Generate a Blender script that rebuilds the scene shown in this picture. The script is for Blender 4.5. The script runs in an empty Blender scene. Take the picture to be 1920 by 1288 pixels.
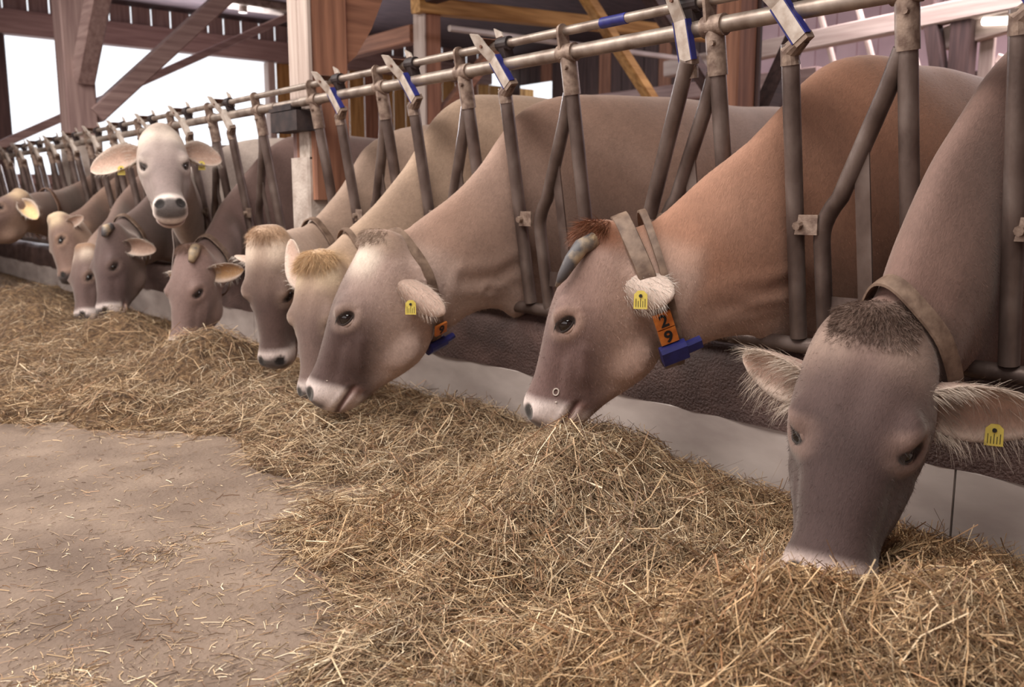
import bpy, bmesh, math, random
import numpy as np
from mathutils import Vector, Matrix

random.seed(7); RNG = np.random.default_rng(11)
sc = bpy.context.scene
COL = sc.collection
PI = math.pi

# ------------------------------------------------------------------ camera, sky, lights, exposure
cam = bpy.data.cameras.new('camera'); camo = bpy.data.objects.new('camera', cam); COL.objects.link(camo)
cam.sensor_width = 36.0; cam.lens = 36.0*1679/1920
camo.location = (0, 0, .888)
camo.rotation_euler = (math.radians(90-8.97), 0, math.radians(-39.7))
cam.clip_start = .05
cam.dof.use_dof = True; cam.dof.focus_distance = 2.35; cam.dof.aperture_fstop = 4.0
sc.camera = camo
w = bpy.data.worlds.new('sky'); sc.world = w; w.use_nodes = True
bg = w.node_tree.nodes['Background']; bg.inputs[0].default_value = (.93, .95, 1, 1); bg.inputs[1].default_value = 1.5

def area(name, loc, rot, sx, sy, power, col):
    l = bpy.data.lights.new(name, 'AREA'); l.shape = 'RECTANGLE'; l.size = sx; l.size_y = sy; l.energy = power; l.color = col
    o = bpy.data.objects.new(name, l); COL.objects.link(o); o.location = loc; o.rotation_euler = rot
    return o
area('added_top_light', (.1, 4.2, 3.3), (0, math.radians(-12), 0), 1.5, 9.5, 440, (1, .95, .89))  # unseen area light added under the closed ceiling for top light and crest highlights
area('added_side_fill', (-3.0, 3.5, 1.9), (0, math.radians(-78), 0), 2.2, 11, 125, (1, .92, .90))  # soft fill added from the alley side; the wall behind it has no opening
area('gable_window_daylight', (4.5, 13.7, 2.2), (math.radians(-90), 0, 0), 3.6, 1.7, 480, (.92, .93, 1))
area('hall_lamp', (8.3, 2.9, 3.2), (0, 0, 0), 2.5, 3.5, 340, (1, .90, .95))
sc.view_settings.view_transform = 'Standard'; sc.view_settings.look = 'None'
sc.view_settings.gamma = 1.0; sc.view_settings.exposure = 0.0
try: sc.view_settings.use_curve_mapping = False
except Exception: pass

# ------------------------------------------------------------------ helpers
def srgb(r, g, b):
    f = lambda c: (c/255/12.92) if c/255 <= .04045 else ((c/255+.055)/1.055)**2.4
    return (f(r), f(g), f(b))
def V(*a): return np.array(a, float)
def nrm(v): v = np.asarray(v, float); return v/np.linalg.norm(v)
def sstep(a, b, x):
    t = np.clip((x-a)/(b-a), 0, 1); return t*t*(3-2*t)

class MB:
    """collects vertices and faces (several materials allowed)"""
    def __init__(s): s.v = []; s.f = []; s.m = []
    def add(s, verts, faces, mi=0):
        b = len(s.v); s.v.extend([tuple(map(float, p)) for p in verts])
        for f in faces: s.f.append(tuple(i+b for i in f)); s.m.append(mi)
        return s
    def box(s, c, size, R=None, mi=0, taper=1.0):
        hx, hy, hz = [k/2 for k in size]; R = np.eye(3) if R is None else R; pts = []
        for z in (-1, 1):
            k = taper if z > 0 else 1
            for x, y in ((-1, -1), (1, -1), (1, 1), (-1, 1)): pts.append(np.asarray(c)+R@V(x*hx*k, y*hy*k, z*hz))
        return s.add(pts, [(3, 2, 1, 0), (4, 5, 6, 7), (0, 1, 5, 4), (1, 2, 6, 5), (2, 3, 7, 6), (3, 0, 4, 7)], mi)
    def beam(s, p, q, wd, ht, upv=(0, 0, 1), mi=0, ch=.0):
        """rectangular bar from p to q with chamfered long edges"""
        p = V(*p); q = V(*q); d = nrm(q-p); u = V(*upv); sd = np.cross(d, u)
        if np.linalg.norm(sd) < 1e-6: sd = np.cross(d, V(1, 0, 0))
        sd = nrm(sd); u = np.cross(sd, d)
        a, b = wd/2, ht/2; c = min(ch, a*.9, b*.9)
        prof = [(-a, -b), (a, -b), (a, b), (-a, b)] if c <= 0 else [(-a+c, -b), (a-c, -b), (a, -b+c), (a, b-c), (a-c, b), (-a+c, b), (-a, b-c), (-a, -b+c)]
        n = len(prof); pts = [o+sd*x+u*y for o in (p, q) for x, y in prof]
        fs = [tuple(range(n))[::-1], tuple(range(n, 2*n))]+[(i, (i+1) % n, n+(i+1) % n, n+i) for i in range(n)]
        return s.add(pts, fs, mi)
    def tube(s, path, r, seg=12, mi=0, cap=True):
        path = [V(*p) for p in path]; n = len(path); r = [r]*n if np.isscalar(r) else r
        pts = []; ref = None
        for i in range(n):
            d = nrm(path[min(i+1, n-1)]-path[max(i-1, 0)])
            if ref is None: ref = np.cross(d, V(0, 0, 1) if abs(d[2]) < .9 else V(1, 0, 0))
            a = nrm(ref-d*(ref@d)); b = np.cross(d, a); ref = a
            for k in range(seg):
                t = 2*PI*k/seg; pts.append(path[i]+(a*math.cos(t)+b*math.sin(t))*r[i])
        fs = [(i*seg+k, i*seg+(k+1) % seg, (i+1)*seg+(k+1) % seg, (i+1)*seg+k) for i in range(n-1) for k in range(seg)]
        if cap: fs += [tuple(range(seg))[::-1], tuple((n-1)*seg+k for k in range(seg))]
        return s.add(pts, fs, mi)
    def ball(s, c, r, nu=12, nv=8, R=None, mi=0):
        r = V(r, r, r) if np.isscalar(r) else V(*r); R = np.eye(3) if R is None else R; pts = []
        for j in range(1, nv):
            a = PI*j/nv
            for k in range(nu):
                t = 2*PI*k/nu; pts.append(np.asarray(c)+R@(V(math.sin(a)*math.cos(t), math.sin(a)*math.sin(t), math.cos(a))*r))
        T = len(pts); pts.append(np.asarray(c)+R@V(0, 0, r[2])); pts.append(np.asarray(c)+R@V(0, 0, -r[2]))
        fs = [(j*nu+k, (j+1)*nu+k, (j+1)*nu+(k+1) % nu, j*nu+(k+1) % nu) for j in range(nv-2) for k in range(nu)]
        fs += [(T, k, (k+1) % nu) for k in range(nu)]+[((nv-2)*nu+(k+1) % nu, (nv-2)*nu+k, T+1) for k in range(nu)]
        return s.add(pts, fs, mi)
    def rings(s, R, mi=0, cap=True):
        """R: list of rings (arrays n x 3)"""
        n = len(R[0]); pts = [p for r in R for p in r]
        fs = [(i*n+k, i*n+(k+1) % n, (i+1)*n+(k+1) % n, (i+1)*n+k) for i in range(len(R)-1) for k in range(n)]
        if cap:
            pts.append(np.mean(R[0], 0)); pts.append(np.mean(R[-1], 0)); a = len(pts)-2; L = (len(R)-1)*n
            fs += [(a, (k+1) % n, k) for k in range(n)]+[(a+1, L+k, L+(k+1) % n) for k in range(n)]
        return s.add(pts, fs, mi)
    def plate(s, outline, nvec, uvec, c, th, mi=0):
        """2-D outline (u,v) extruded by th along nvec; u along uvec, v along nvec x uvec"""
        nv = nrm(nvec); u = nrm(uvec); v = np.cross(nv, u); n = len(outline)
        pts = [V(*c)+u*a+v*b+nv*k for k in (-th/2, th/2) for a, b in outline]
        fs = [tuple(range(n))[::-1], tuple(range(n, 2*n))]+[(i, (i+1) % n, n+(i+1) % n, n+i) for i in range(n)]
        return s.add(pts, fs, mi)

def woff(o):
    p = V(0, 0, 0)
    while o is not None: p += V(*o.location); o = o.parent
    return p
def props(o, label=None, cat=None, group=None, kind=None):
    for k, x in (('label', label), ('category', cat), ('group', group), ('kind', kind)):
        if x: o[k] = x
    return o
def mesh_from(name, v, f, mats, mi=None, smooth=False, cols=None):
    me = bpy.data.meshes.new(name)
    me.from_pydata([tuple(p) for p in v], [], f)
    for m in (mats if isinstance(mats, (list, tuple)) else [mats]): me.materials.append(m)
    if mi is not None and max(mi, default=0) > 0: me.polygons.foreach_set('material_index', mi)
    if smooth: me.polygons.foreach_set('use_smooth', [True]*len(me.polygons))
    if cols is not None:
        a = me.color_attributes.new('coat', 'FLOAT_COLOR', 'POINT')
        a.data.foreach_set('color', np.c_[cols, np.ones(len(cols))].astype(np.float32).ravel())
    me.update(); return me
def link(name, mb, mats, parent=None, base=None, smooth=False, sharp=None, **kw):
    off = woff(parent) if parent else V(0, 0, 0)
    if parent: loc = V(0, 0, 0); base_w = off
    else: base_w = V(*base) if base is not None else V(0, 0, 0); loc = base_w
    v = np.array(mb.v)-base_w
    me = mesh_from(name, v, mb.f, mats, mb.m, smooth)
    if smooth and sharp: me.set_sharp_from_angle(angle=math.radians(sharp))
    o = bpy.data.objects.new(name, me); COL.objects.link(o); o.location = loc
    if parent: o.parent = parent
    return props(o, **kw)
def empty(name, loc, **kw):
    o = bpy.data.objects.new(name, None); COL.objects.link(o); o.location = loc; o.empty_display_size = .1
    return props(o, **kw)

# ------------------------------------------------------------------ materials
def mat(name, base, rough=.6, metal=0., spec=.5):
    m = bpy.data.materials.new(name); m.use_nodes = True; b = m.node_tree.nodes['Principled BSDF']
    b.inputs['Base Color'].default_value = (*base, 1); b.inputs['Roughness'].default_value = rough
    b.inputs['Metallic'].default_value = metal; b.inputs['Specular IOR Level'].default_value = spec
    return m, m.node_tree, b
def nd(nt, t, **kw):
    n = nt.nodes.new(t)
    for k, x in kw.items(): setattr(n, k, x)
    return n
def noisy(name, c1, c2, scale=(8, 8, 8), rough=.7, bump=.3, bscale=None, detail=6, c3=None, metal=0, spec=.4, lo=.35, hi=.65, bdist=.01, rvar=0):
    """two- or three-colour mottled material with bump, in object space"""
    m, nt, b = mat(name, c1, rough, metal, spec); L = nt.links
    tc = nd(nt, 'ShaderNodeTexCoord'); mp = nd(nt, 'ShaderNodeMapping'); mp.inputs['Scale'].default_value = scale
    L.new(tc.outputs['Object'], mp.inputs['Vector'])
    n = nd(nt, 'ShaderNodeTexNoise'); n.inputs['Scale'].default_value = 1; n.inputs['Detail'].default_value = detail
    L.new(mp.outputs[0], n.inputs['Vector'])
    r = nd(nt, 'ShaderNodeValToRGB'); e = r.color_ramp.elements
    e[0].position = lo; e[0].color = (*c1, 1); e[1].position = hi; e[1].color = (*c2, 1)
    if c3: x = e.new((lo+hi)/2); x.color = (*c3, 1)
    L.new(n.outputs['Fac'], r.inputs[0]); L.new(r.outputs[0], b.inputs['Base Color'])
    n2 = nd(nt, 'ShaderNodeTexNoise'); n2.inputs['Detail'].default_value = 8
    mp2 = nd(nt, 'ShaderNodeMapping'); mp2.inputs['Scale'].default_value = bscale or [k*4 for k in scale]
    L.new(tc.outputs['Object'], mp2.inputs['Vector']); L.new(mp2.outputs[0], n2.inputs['Vector']); n2.inputs['Scale'].default_value = 1
    bp = nd(nt, 'ShaderNodeBump'); bp.inputs['Strength'].default_value = bump; bp.inputs['Distance'].default_value = bdist
    L.new(n2.outputs['Fac'], bp.inputs['Height']); L.new(bp.outputs[0], b.inputs['Normal'])
    if rvar:
        mr = nd(nt, 'ShaderNodeMapRange'); mr.inputs['To Min'].default_value = rough-rvar; mr.inputs['To Max'].default_value = rough+rvar
        L.new(n2.outputs['Fac'], mr.inputs['Value']); L.new(mr.outputs[0], b.inputs['Roughness'])
    return m
def wood(name, c1, c2, axis, rough=.75):
    s = [26, 26, 26]; s[axis] = 1.6
    return noisy(name, c1, c2, s, rough, .25, [k*3 for k in s], 8, bdist=.004)

M = {}
for ax, nm in enumerate('xyz'):
    M['wood_'+nm] = wood('grey_brown_timber_'+nm, srgb(132, 106, 102), srgb(162, 136, 130), ax)
    M['orange_'+nm] = wood('orange_timber_'+nm, srgb(122, 82, 64), srgb(160, 112, 88), ax)
    M['yellow_'+nm] = wood('yellow_timber_'+nm, srgb(150, 108, 60), srgb(196, 150, 92), ax)
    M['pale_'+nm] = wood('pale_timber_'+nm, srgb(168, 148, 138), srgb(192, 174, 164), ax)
    M['dark_'+nm] = wood('dark_timber_'+nm, srgb(62, 46, 44), srgb(88, 66, 62), ax)
M['galv'] = noisy('galvanised_tube', srgb(168, 152, 140), srgb(128, 112, 102), (14, 14, 14), .42, .15, (90, 90, 90), metal=.55, c3=srgb(152, 138, 128), rvar=.12, bdist=.002)
M['rust_tube'] = noisy('dirty_steel_tube', srgb(124, 110, 104), srgb(82, 68, 63), (9, 9, 6), .38, .2, (120, 120, 80), metal=.45, c3=srgb(104, 89, 83), rvar=.15, bdist=.002)
M['cast'] = noisy('cast_fitting', srgb(150, 130, 116), srgb(104, 84, 74), (40, 40, 40), .55, .4, (160, 160, 160), metal=.35, bdist=.002)
M['clip'] = noisy('white_coated_plate', srgb(196, 184, 174), srgb(164, 148, 136), (30, 30, 30), .5, .2, metal=.1, bdist=.002)
M['blue'] = noisy('blue_plastic', srgb(46, 48, 118), srgb(36, 37, 88), (20, 20, 20), .45, .1, bdist=.001)
M['black'] = noisy('black_rubber', srgb(36, 28, 30), srgb(58, 46, 44), (20, 20, 20), .6, .2, bdist=.002)
M['rust'] = noisy('rusty_iron', srgb(120, 84, 66), srgb(84, 56, 46), (40, 40, 40), .75, .4, bdist=.002)
M['curb'] = noisy('brown_damp_concrete', srgb(62, 44, 40), srgb(104, 80, 74), (5, 5, 9), .62, .9, (110, 110, 110), c3=srgb(82, 61, 56), lo=.3, hi=.72, bdist=.012, rvar=.2, spec=.5)
M['strip'] = noisy('pale_trough_coating', srgb(166, 152, 146), srgb(194, 181, 174), (3, 3, 8), .45, .1, (40, 40, 40), bdist=.004)
M['crete'] = noisy('grey_concrete', srgb(190, 176, 166), srgb(160, 144, 134), (9, 9, 9), .85, .6, (60, 60, 60), bdist=.008)
M['plaster'] = noisy('pinkish_plaster', srgb(218, 186, 190), srgb(198, 166, 172), (2, 2, 2), .8, .2)
M['straw_bed'] = noisy('matted_hay', srgb(78, 58, 42), srgb(146, 116, 84), (40, 40, 40), .9, 1.0, (160, 160, 90), c3=srgb(110, 84, 60), bdist=.02)
M['leather'] = noisy('worn_leather', srgb(96, 76, 64), srgb(132, 110, 94), (30, 30, 30), .6, .4, (140, 140, 140), bdist=.002)
M['dark_leather'] = noisy('brown_leather', srgb(92, 66, 52), srgb(122, 92, 74), (30, 30, 30), .6, .4, (140, 140, 140), bdist=.002)
M['orange_tag'] = noisy('orange_plastic', srgb(206, 122, 52), srgb(176, 94, 40), (40, 40, 40), .5, .1)
M['yellow_tag'] = noisy('yellow_plastic', srgb(218, 198, 100), srgb(204, 180, 80), (40, 40, 40), .45, .05)
M['ink'] = mat('black_ink', (.012, .010, .010), .6)[0]
M['eye'] = mat('dark_glossy_eye', (.012, .007, .006), .07, 0, .7)[0]
M['horn'] = noisy('grey_horn', srgb(84, 80, 82), srgb(170, 148, 120), (18, 18, 18), .5, .2, lo=.42, hi=.62, bdist=.003)
M['roof'] = noisy('dark_roof_boards', srgb(86, 68, 70), srgb(60, 48, 52), (3, 20, 3), .8, .2)
def make_floor():
    m = noisy('dusty_concrete_floor', srgb(106, 88, 76), srgb(146, 126, 110), (3.2, 3.2, 3.2), .85, .8, (70, 70, 70), c3=srgb(126, 107, 93), bdist=.008, lo=.32, hi=.7)
    return m
M['floor'] = make_floor()
def coat_mat(name, hairscale=(55, 55, 55), sheen=.25):
    m, nt, b = mat(name, (.4, .3, .25), .72, 0, .22); L = nt.links
    at = nd(nt, 'ShaderNodeAttribute', attribute_name='coat')
    tc = nd(nt, 'ShaderNodeTexCoord')
    n = nd(nt, 'ShaderNodeTexNoise'); n.inputs['Scale'].default_value = 9; n.inputs['Detail'].default_value = 9; n.inputs['Roughness'].default_value = .68
    L.new(tc.outputs['Object'], n.inputs['Vector'])
    mp = nd(nt, 'ShaderNodeMapping'); mp.inputs['Scale'].default_value = (150, 520, 150); mp.inputs['Rotation'].default_value = (.5, .9, .3)
    L.new(tc.outputs['Object'], mp.inputs['Vector'])
    n2 = nd(nt, 'ShaderNodeTexNoise'); n2.inputs['Scale'].default_value = .45; n2.inputs['Detail'].default_value = 4; n2.inputs['Distortion'].default_value = 1.2
    L.new(mp.outputs[0], n2.inputs['Vector'])
    ad = nd(nt, 'ShaderNodeMath', operation='ADD'); L.new(n.outputs['Fac'], ad.inputs[0]); L.new(n2.outputs['Fac'], ad.inputs[1])
    mr = nd(nt, 'ShaderNodeMapRange'); mr.inputs['From Min'].default_value = .6; mr.inputs['From Max'].default_value = 1.4
    mr.inputs['To Min'].default_value = .74; mr.inputs['To Max'].default_value = 1.26
    L.new(ad.outputs[0], mr.inputs['Value'])
    mx = nd(nt, 'ShaderNodeVectorMath', operation='SCALE'); L.new(at.outputs['Color'], mx.inputs[0]); L.new(mr.outputs[0], mx.inputs['Scale'])
    L.new(mx.outputs[0], b.inputs['Base Color'])
    bp = nd(nt, 'ShaderNodeBump'); bp.inputs['Strength'].default_value = .35; bp.inputs['Distance'].default_value = .004
    L.new(n2.outputs['Fac'], bp.inputs['Height']); L.new(bp.outputs[0], b.inputs['Normal'])
    b.inputs['Sheen Weight'].default_value = sheen; b.inputs['Sheen Roughness'].default_value = .5; b.inputs['Sheen Tint'].default_value = (1, .9, .82, 1)
    return m
M['coat'] = coat_mat('cow_coat')
def attr_mat(name, rough=.6, spec=.3, transl=.0):
    m, nt, b = mat(name, (.5, .4, .3), rough, 0, spec); at = nd(nt, 'ShaderNodeAttribute', attribute_name='coat')
    nt.links.new(at.outputs['Color'], b.inputs['Base Color'])
    return m
M['hay'] = attr_mat('dry_hay', .6, .3)
M['hair'] = attr_mat('cow_hair', .55, .3)
m_, nt_, b_ = mat('lamp_glow', (1, 1, 1)); b_.inputs['Emission Color'].default_value = (1, .98, .92, 1); b_.inputs['Emission Strength'].default_value = 5; M['glow'] = m_

# ------------------------------------------------------------------ the setting
def struct(name, mb, m, **kw): return link(name, mb, m, kind='structure', **kw)
FB = 2.30                                             # x of the feed barrier's foot and the curb face
mb = MB(); mb.box((4, 6, -.05), (16, 18, .1)); struct('floor', mb, M['floor'])
mb = MB(); mb.box((4, 5.53, 3.75), (16, 17.05, .1)); struct('ceiling', mb, M['roof'])
mb = MB(); mb.box((-4.05, 5.5, 1.85), (.1, 17, 3.7)); struct('wall_left', mb, M['wood_z'])
mb = MB(); mb.box((4, -3.05, 1.85), (16, .1, 3.7)); struct('wall_near', mb, M['wood_z'])
# curb with its rounded damp top and the pale coated strip under it
mb = MB(); prof = []
for x, z in ((2.30, .207), (2.296, .30), (2.30, .385), (2.325, .425), (2.37, .44), (2.50, .44), (2.52, .42), (2.52, .0), (2.33, .0), (2.33, .207)): prof.append((x, z))
ys = np.linspace(-1.2, 13.9, 150)
mb.rings([np.array([(x+.006*math.sin(y*7.3+z*31)+.004*math.sin(y*23), y, z+(.0015*math.sin(y*9.1)+.0012*math.sin(y*31+x*40) if z < .25 and x < 2.32 and z > .1 else .006*math.sin(y*5))) for x, z in prof][::-1]) for y in ys])
o = struct('trim_1', mb, M['curb'], smooth=True, sharp=50); o['label'] = 'brown damp concrete curb under the feed fence'
st = empty('baseboard_right', (2.3, 0, 0), kind='structure', label='pale coated strip below the brown curb')
yj = [-1.2, .985, 2.6, 3.92, 5.3, 6.7, 8.1, 9.5, 11, 13.9]
for a, b in zip(yj[:-1], yj[1:]):
    mb = MB(); mb.beam((2.322, a+.003, .105), (2.322, b-.003, .105), .035, .215, ch=.006); link('panel', mb, M['strip'], st)

# gable wall at the far end: posts, rail beams, boards with light gaps, one wide opening
YW = 14.0
wf = empty('wall_far', (0, YW, 0), kind='structure', label='boarded gable wall with a wide bright opening')
def wpart(name, p, q, wd, ht, m, parent, up=(0, 0, 1), **kw):
    mb = MB(); mb.beam(p, q, wd, ht, up, ch=.008); return link(name, mb, m, parent, **kw)
wpart('beam', (-4, YW-.06, 3.27), (11, YW-.06, 3.27), .2, .32, M['wood_x'], wf)
wpart('jamb', (2.60, YW-.04, 0), (2.60, YW-.04, 3.1), .24, .18, M['dark_z'], wf, (0, 1, 0))
wpart('jamb', (6.52, YW-.04, 0), (6.52, YW-.04, 3.1), .12, .18, M['pale_z'], wf, (0, 1, 0))
wpart('sill', (2.6, YW-.02, 1.2), (6.5, YW-.02, 1.2), .16, .14, M['wood_x'], wf)
x = -4.0
while x < 12:
    wd = random.uniform(.24, .31); g = random.uniform(.012, .022)
    wpart('board', (x+wd/2, YW+.02, 3.42), (x+wd/2, YW+.02, 3.72), wd-g, .025, M['wood_z'], wf, (0, 1, 0))
    if 2.5 < x < 6.45 and x+wd > 2.5:
        if x+wd < 6.6: wpart('board', (x+wd/2, YW+.02, 0), (x+wd/2, YW+.02, 1.13), wd-.006, .025, M['wood_z'], wf, (0, 1, 0))
    else:
        wpart('board', (x+wd/2, YW+.02, 0), (x+wd/2, YW+.02, 3.12), wd-.008, .025, random.choice([M['yellow_z'], M['yellow_z'], M['yellow_z'], M['orange_z']]) if x > 6.4 else M['dark_z'], wf, (0, 1, 0))
    x += wd
# back wall of the barn: boards, with a low bright opening
XB = 11.6
wb = empty('wall_back', (XB, 0, 0), kind='structure', label='boarded rear wall behind the cows with low openings')
y = -3.0
while y < 14:
    wd = random.uniform(.24, .32)
    m_ = random.choice([M['dark_z'], M['dark_z'], M['orange_z']]) if y > 8.6 else M['plaster']
    op = 12.7 < y < 13.6
    if op:
        wpart('board', (XB, y+wd/2, 0), (XB, y+wd/2, 1.2), wd-.006, .03, m_, wb, (1, 0, 0)); wpart('board', (XB, y+wd/2, 3.12), (XB, y+wd/2, 3.7), wd-.006, .03, m_, wb, (1, 0, 0))
    else: wpart('board', (XB, y+wd/2, 0), (XB, y+wd/2, 3.7), wd-.006, .03, m_, wb, (1, 0, 0))
    y += wd
wpart('beam', (XB-.1, -3, 2.35), (XB-.1, 14, 2.35), .16, .2, M['dark_y'], wb)

# ------------------------------------------------------------------ timber frame
def timber(name, label, p, q, wd, ht, m, cat='beam', up=(0, 0, 1), group=None, ch=.012):
    mb = MB(); mb.beam(p, q, wd, ht, up, ch=ch)
    return link(name, mb, m, base=p, label=label, cat=cat, group=group)
# big corner post beside the fence with its planks (pale colour holds the alley daylight), pier and brace
P = empty('timber_post', (2.32, 4.4, 0), label='orange-brown timber post with side planks toned pale as daylit on a concrete pier', cat='post')
mb = MB(); mb.beam((2.345, 4.40, .9), (2.345, 4.40, 3.7), .21, .21, (0, 1, 0), ch=.01); link('post_core', mb, M['orange_z'], P)
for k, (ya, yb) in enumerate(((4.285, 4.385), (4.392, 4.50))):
    mb = MB(); mb.beam((2.225, (ya+yb)/2, 1.36), (2.225, (ya+yb)/2, 3.7), .03, yb-ya, (0, 1, 0), ch=.006); link('plank', mb, M['pale_z'], P)  # daylight on the alley side is put into the plank colour
mb = MB(); mb.beam((2.345, 4.53, .9), (2.345, 4.53, 3.7), .2, .05, (0, 1, 0), ch=.006); link('plank', mb, M['wood_z'], P)
mb = MB(); mb.beam((2.235, 4.385, 1.11), (2.235, 4.385, 1.36), .02, .11, (0, 1, 0), ch=.003); link('steel_plate', mb, M['clip'], P)
mb = MB(); mb.beam((2.315, 4.43, .445), (2.315, 4.43, 1.12), .20, .20, (0, 1, 0), ch=.012); link('concrete_pier', mb, M['crete'], P)
mb = MB(); mb.box((2.18, 4.42, 1.30), (.10, .30, .10)); mb.box((2.16, 4.46, 1.37), (.06, .26, .03)); mb.box((2.19, 4.58, 1.29), (.05, .05, .06)); link('rail_bracket', mb, M['black'], P)
mb = MB(); out = [(0, -.02), (.06, .03), (.16, .18), (.26, .40), (.12, .42), (0, .36)]
mb.plate([(a, b) for a, b in out], (0, -1, 0), (1, 0, 0), (2.45, 4.38, 1.62), .12)
bmv = np.array(mb.v); link('curved_brace', mb, M['orange_x'], P)
mb = MB(); mb.beam((2.3, 4.42, 2.36), (4.7, 4.42, 2.36), .16, .18, ch=.01); link('cross_beam', mb, M['orange_x'], P)
# left post
P = empty('timber_post', (2.48, 9.5, 0), label='grey-brown timber post with braces in front of the bright opening', cat='post')
mb = MB(); mb.beam((2.475, 9.58, .0), (2.475, 9.58, 3.7), .27, .3, (0, 1, 0), ch=.012); link('post_core', mb, M['wood_z'], P)
mb = MB(); mb.beam((2.60, 9.5, 1.72), (4.75, 9.5, 3.75), .16, .22, (0, 1, 0), ch=.012); link('brace', mb, M['wood_x'], P)
mb = MB(); mb.beam((2.50, 9.44, 2.06), (2.60, 8.1, 3.72), .17, .2, (0, 0, 1), ch=.012); link('brace', mb, M['wood_y'], P)
mb = MB(); mb.beam((2.475, 9.56, .7), (2.475, 9.56, 1.5), .31, .33, (0, 1, 0), ch=.02); link('concrete_pier', mb, M['crete'], P)
timber('roof_strut', 'long thin sloping timber strut crossing the bright opening', (1.75, 12.6, 1.28), (6.4, 12.6, 3.66), .10, .13, M['wood_x'], up=(0, 1, 0))
# second row
P = empty('timber_post', (4.7, 6.75, 0), label='second timber post, pale edged, deeper in the barn', cat='post')
mb = MB(); mb.beam((4.68, 6.79, 0), (4.68, 6.79, 3.7), .16, .16, (0, 1, 0), ch=.008); link('post_core', mb, M['orange_z'], P)
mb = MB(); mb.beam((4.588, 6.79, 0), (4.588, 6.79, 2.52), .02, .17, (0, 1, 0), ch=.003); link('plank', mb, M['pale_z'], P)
mb = MB(); mb.beam((4.78, 6.75, 1.65), (5.4, 6.75, 2.3), .1, .12, (0, 1, 0), ch=.008); link('brace', mb, M['orange_x'], P)
P = empty('timber_post', (4.68, 3.5, 0), label='thick timber post with dark side behind the upper rail', cat='post')
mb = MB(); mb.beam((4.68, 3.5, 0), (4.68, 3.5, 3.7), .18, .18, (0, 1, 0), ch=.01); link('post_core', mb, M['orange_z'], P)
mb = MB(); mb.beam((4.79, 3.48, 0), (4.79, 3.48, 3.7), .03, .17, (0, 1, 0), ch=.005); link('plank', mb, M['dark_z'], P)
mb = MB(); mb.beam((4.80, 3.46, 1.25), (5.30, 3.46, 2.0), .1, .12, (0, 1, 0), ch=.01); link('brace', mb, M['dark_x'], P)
timber('tie_beam', 'yellowish tie beam crossing behind the locking rail', (4.5, 6.72, 2.56), (9.0, 6.72, 2.78), .14, .13, M['yellow_x'])
timber('tie_beam', 'orange purlin running away behind the orange post', (4.62, 6.9, 2.36), (4.62, 8.6, 2.36), .13, .15, M['orange_y'])
timber('tie_beam', 'dark overhead beam above the middle fence panel', (4.62, 3.6, 2.66), (4.62, 6.7, 2.66), .14, .16, M['dark_y'])
timber('tie_beam', 'grey beam low behind the pale opening', (7.4, 8.6, 2.0), (7.4, 4.6, 2.0), .16, .16, M['wood_y'])
timber('tie_beam', 'pale grey steel pipe under the yellow beam', (4.7, 6.5, 2.36), (8.6, 6.5, 2.42), .05, .05, M['strip'], cat='pipe')
timber('slanted_strut', 'yellow slanted strut behind the upright cow rail', (4.95, 6.1, 3.62), (7.6, 6.1, 1.2), .10, .12, M['yellow_x'], up=(0, 1, 0))
timber('slanted_strut', 'dark slanted strut left of the thick timber post', (4.2, 5.0, 3.62), (6.9, 5.0, 1.4), .10, .13, M['dark_x'], up=(0, 1, 0))
# right hall truss
timber('hall_beam', 'long pale lilac beam in the bright hall behind the saddle tan cow', (8.0, 3.0, 2.52), (8.0, 6.9, 2.36), .14, .17, M['pale_y'])
for i, (ya, yb) in enumerate(((5.25, 4.75), (4.85, 4.35), (4.45, 3.95), (5.65, 5.15))):
    timber('truss_bar', 'pale diagonal lath of the hall truss, %s in the row' % ('third from the left', 'fourth from the left', 'rightmost', 'leftmost')[i], (8.25, ya, 2.95), (8.25, yb, 1.55), .05, .06, M['pale_z'], up=(1, 0, 0), group='pale laths of the hall truss', cat='lath')
timber('truss_bar', 'short pale upright between the truss laths', (8.2, 5.35, 2.4), (8.2, 5.35, 3.1), .06, .06, M['pale_z'], up=(1, 0, 0), cat='lath')
P = empty('hall_post', (8.0, 3.62, 0), label='dark timber post with pale edge in the bright hall', cat='post')
mb = MB(); mb.beam((8.05, 3.66, 0), (8.05, 3.66, 3.7), .17, .17, (0, 1, 0), ch=.01); link('post_core', mb, M['dark_z'], P)
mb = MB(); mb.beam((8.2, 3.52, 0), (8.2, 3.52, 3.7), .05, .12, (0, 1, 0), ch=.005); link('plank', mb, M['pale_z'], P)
mb = MB(); mb.beam((8.0, 3.98, 2.75), (8.0, 3.72, 1.5), .12, .12, (1, 0, 0), ch=.01); link('brace', mb, M['dark_z'], P)
mb = MB(); mb.beam((8.12, 3.85, 2.30), (8.12, 3.30, 2.38), .1, .2, (0, 0, 1), ch=.01); link('cross_piece', mb, M['pale_y'], P)
for k in (0, 1):
    timber('cross_brace', ('pale cross brace under the lit lamp, rising away', 'pale cross brace under the lit lamp, falling away')[k], (8.6, 3.6, 1.65+.5*k), (8.6, 2.6, 2.15-.5*k), .06, .09, M['pale_y'], cat='brace')
P = empty('ceiling_lamp', (8.1, 3.36, 2.4), label='lit white tube lamp hanging in the bright hall', cat='lamp')
mb = MB(); mb.beam((8.1, 3.52, 2.44), (8.1, 3.14, 2.40), .16, .05, ch=.01); link('lamp_housing', mb, M['clip'], P)
mb = MB(); mb.beam((8.08, 3.51, 2.385), (8.08, 3.15, 2.345), .12, .06, ch=.02); link('lamp_diffuser', mb, M['glow'], P)
P = empty('ventilation_duct', (5.6, 12.8, 3.4), label='grey metal ventilation duct under the roof near the opening', cat='duct')
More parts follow.
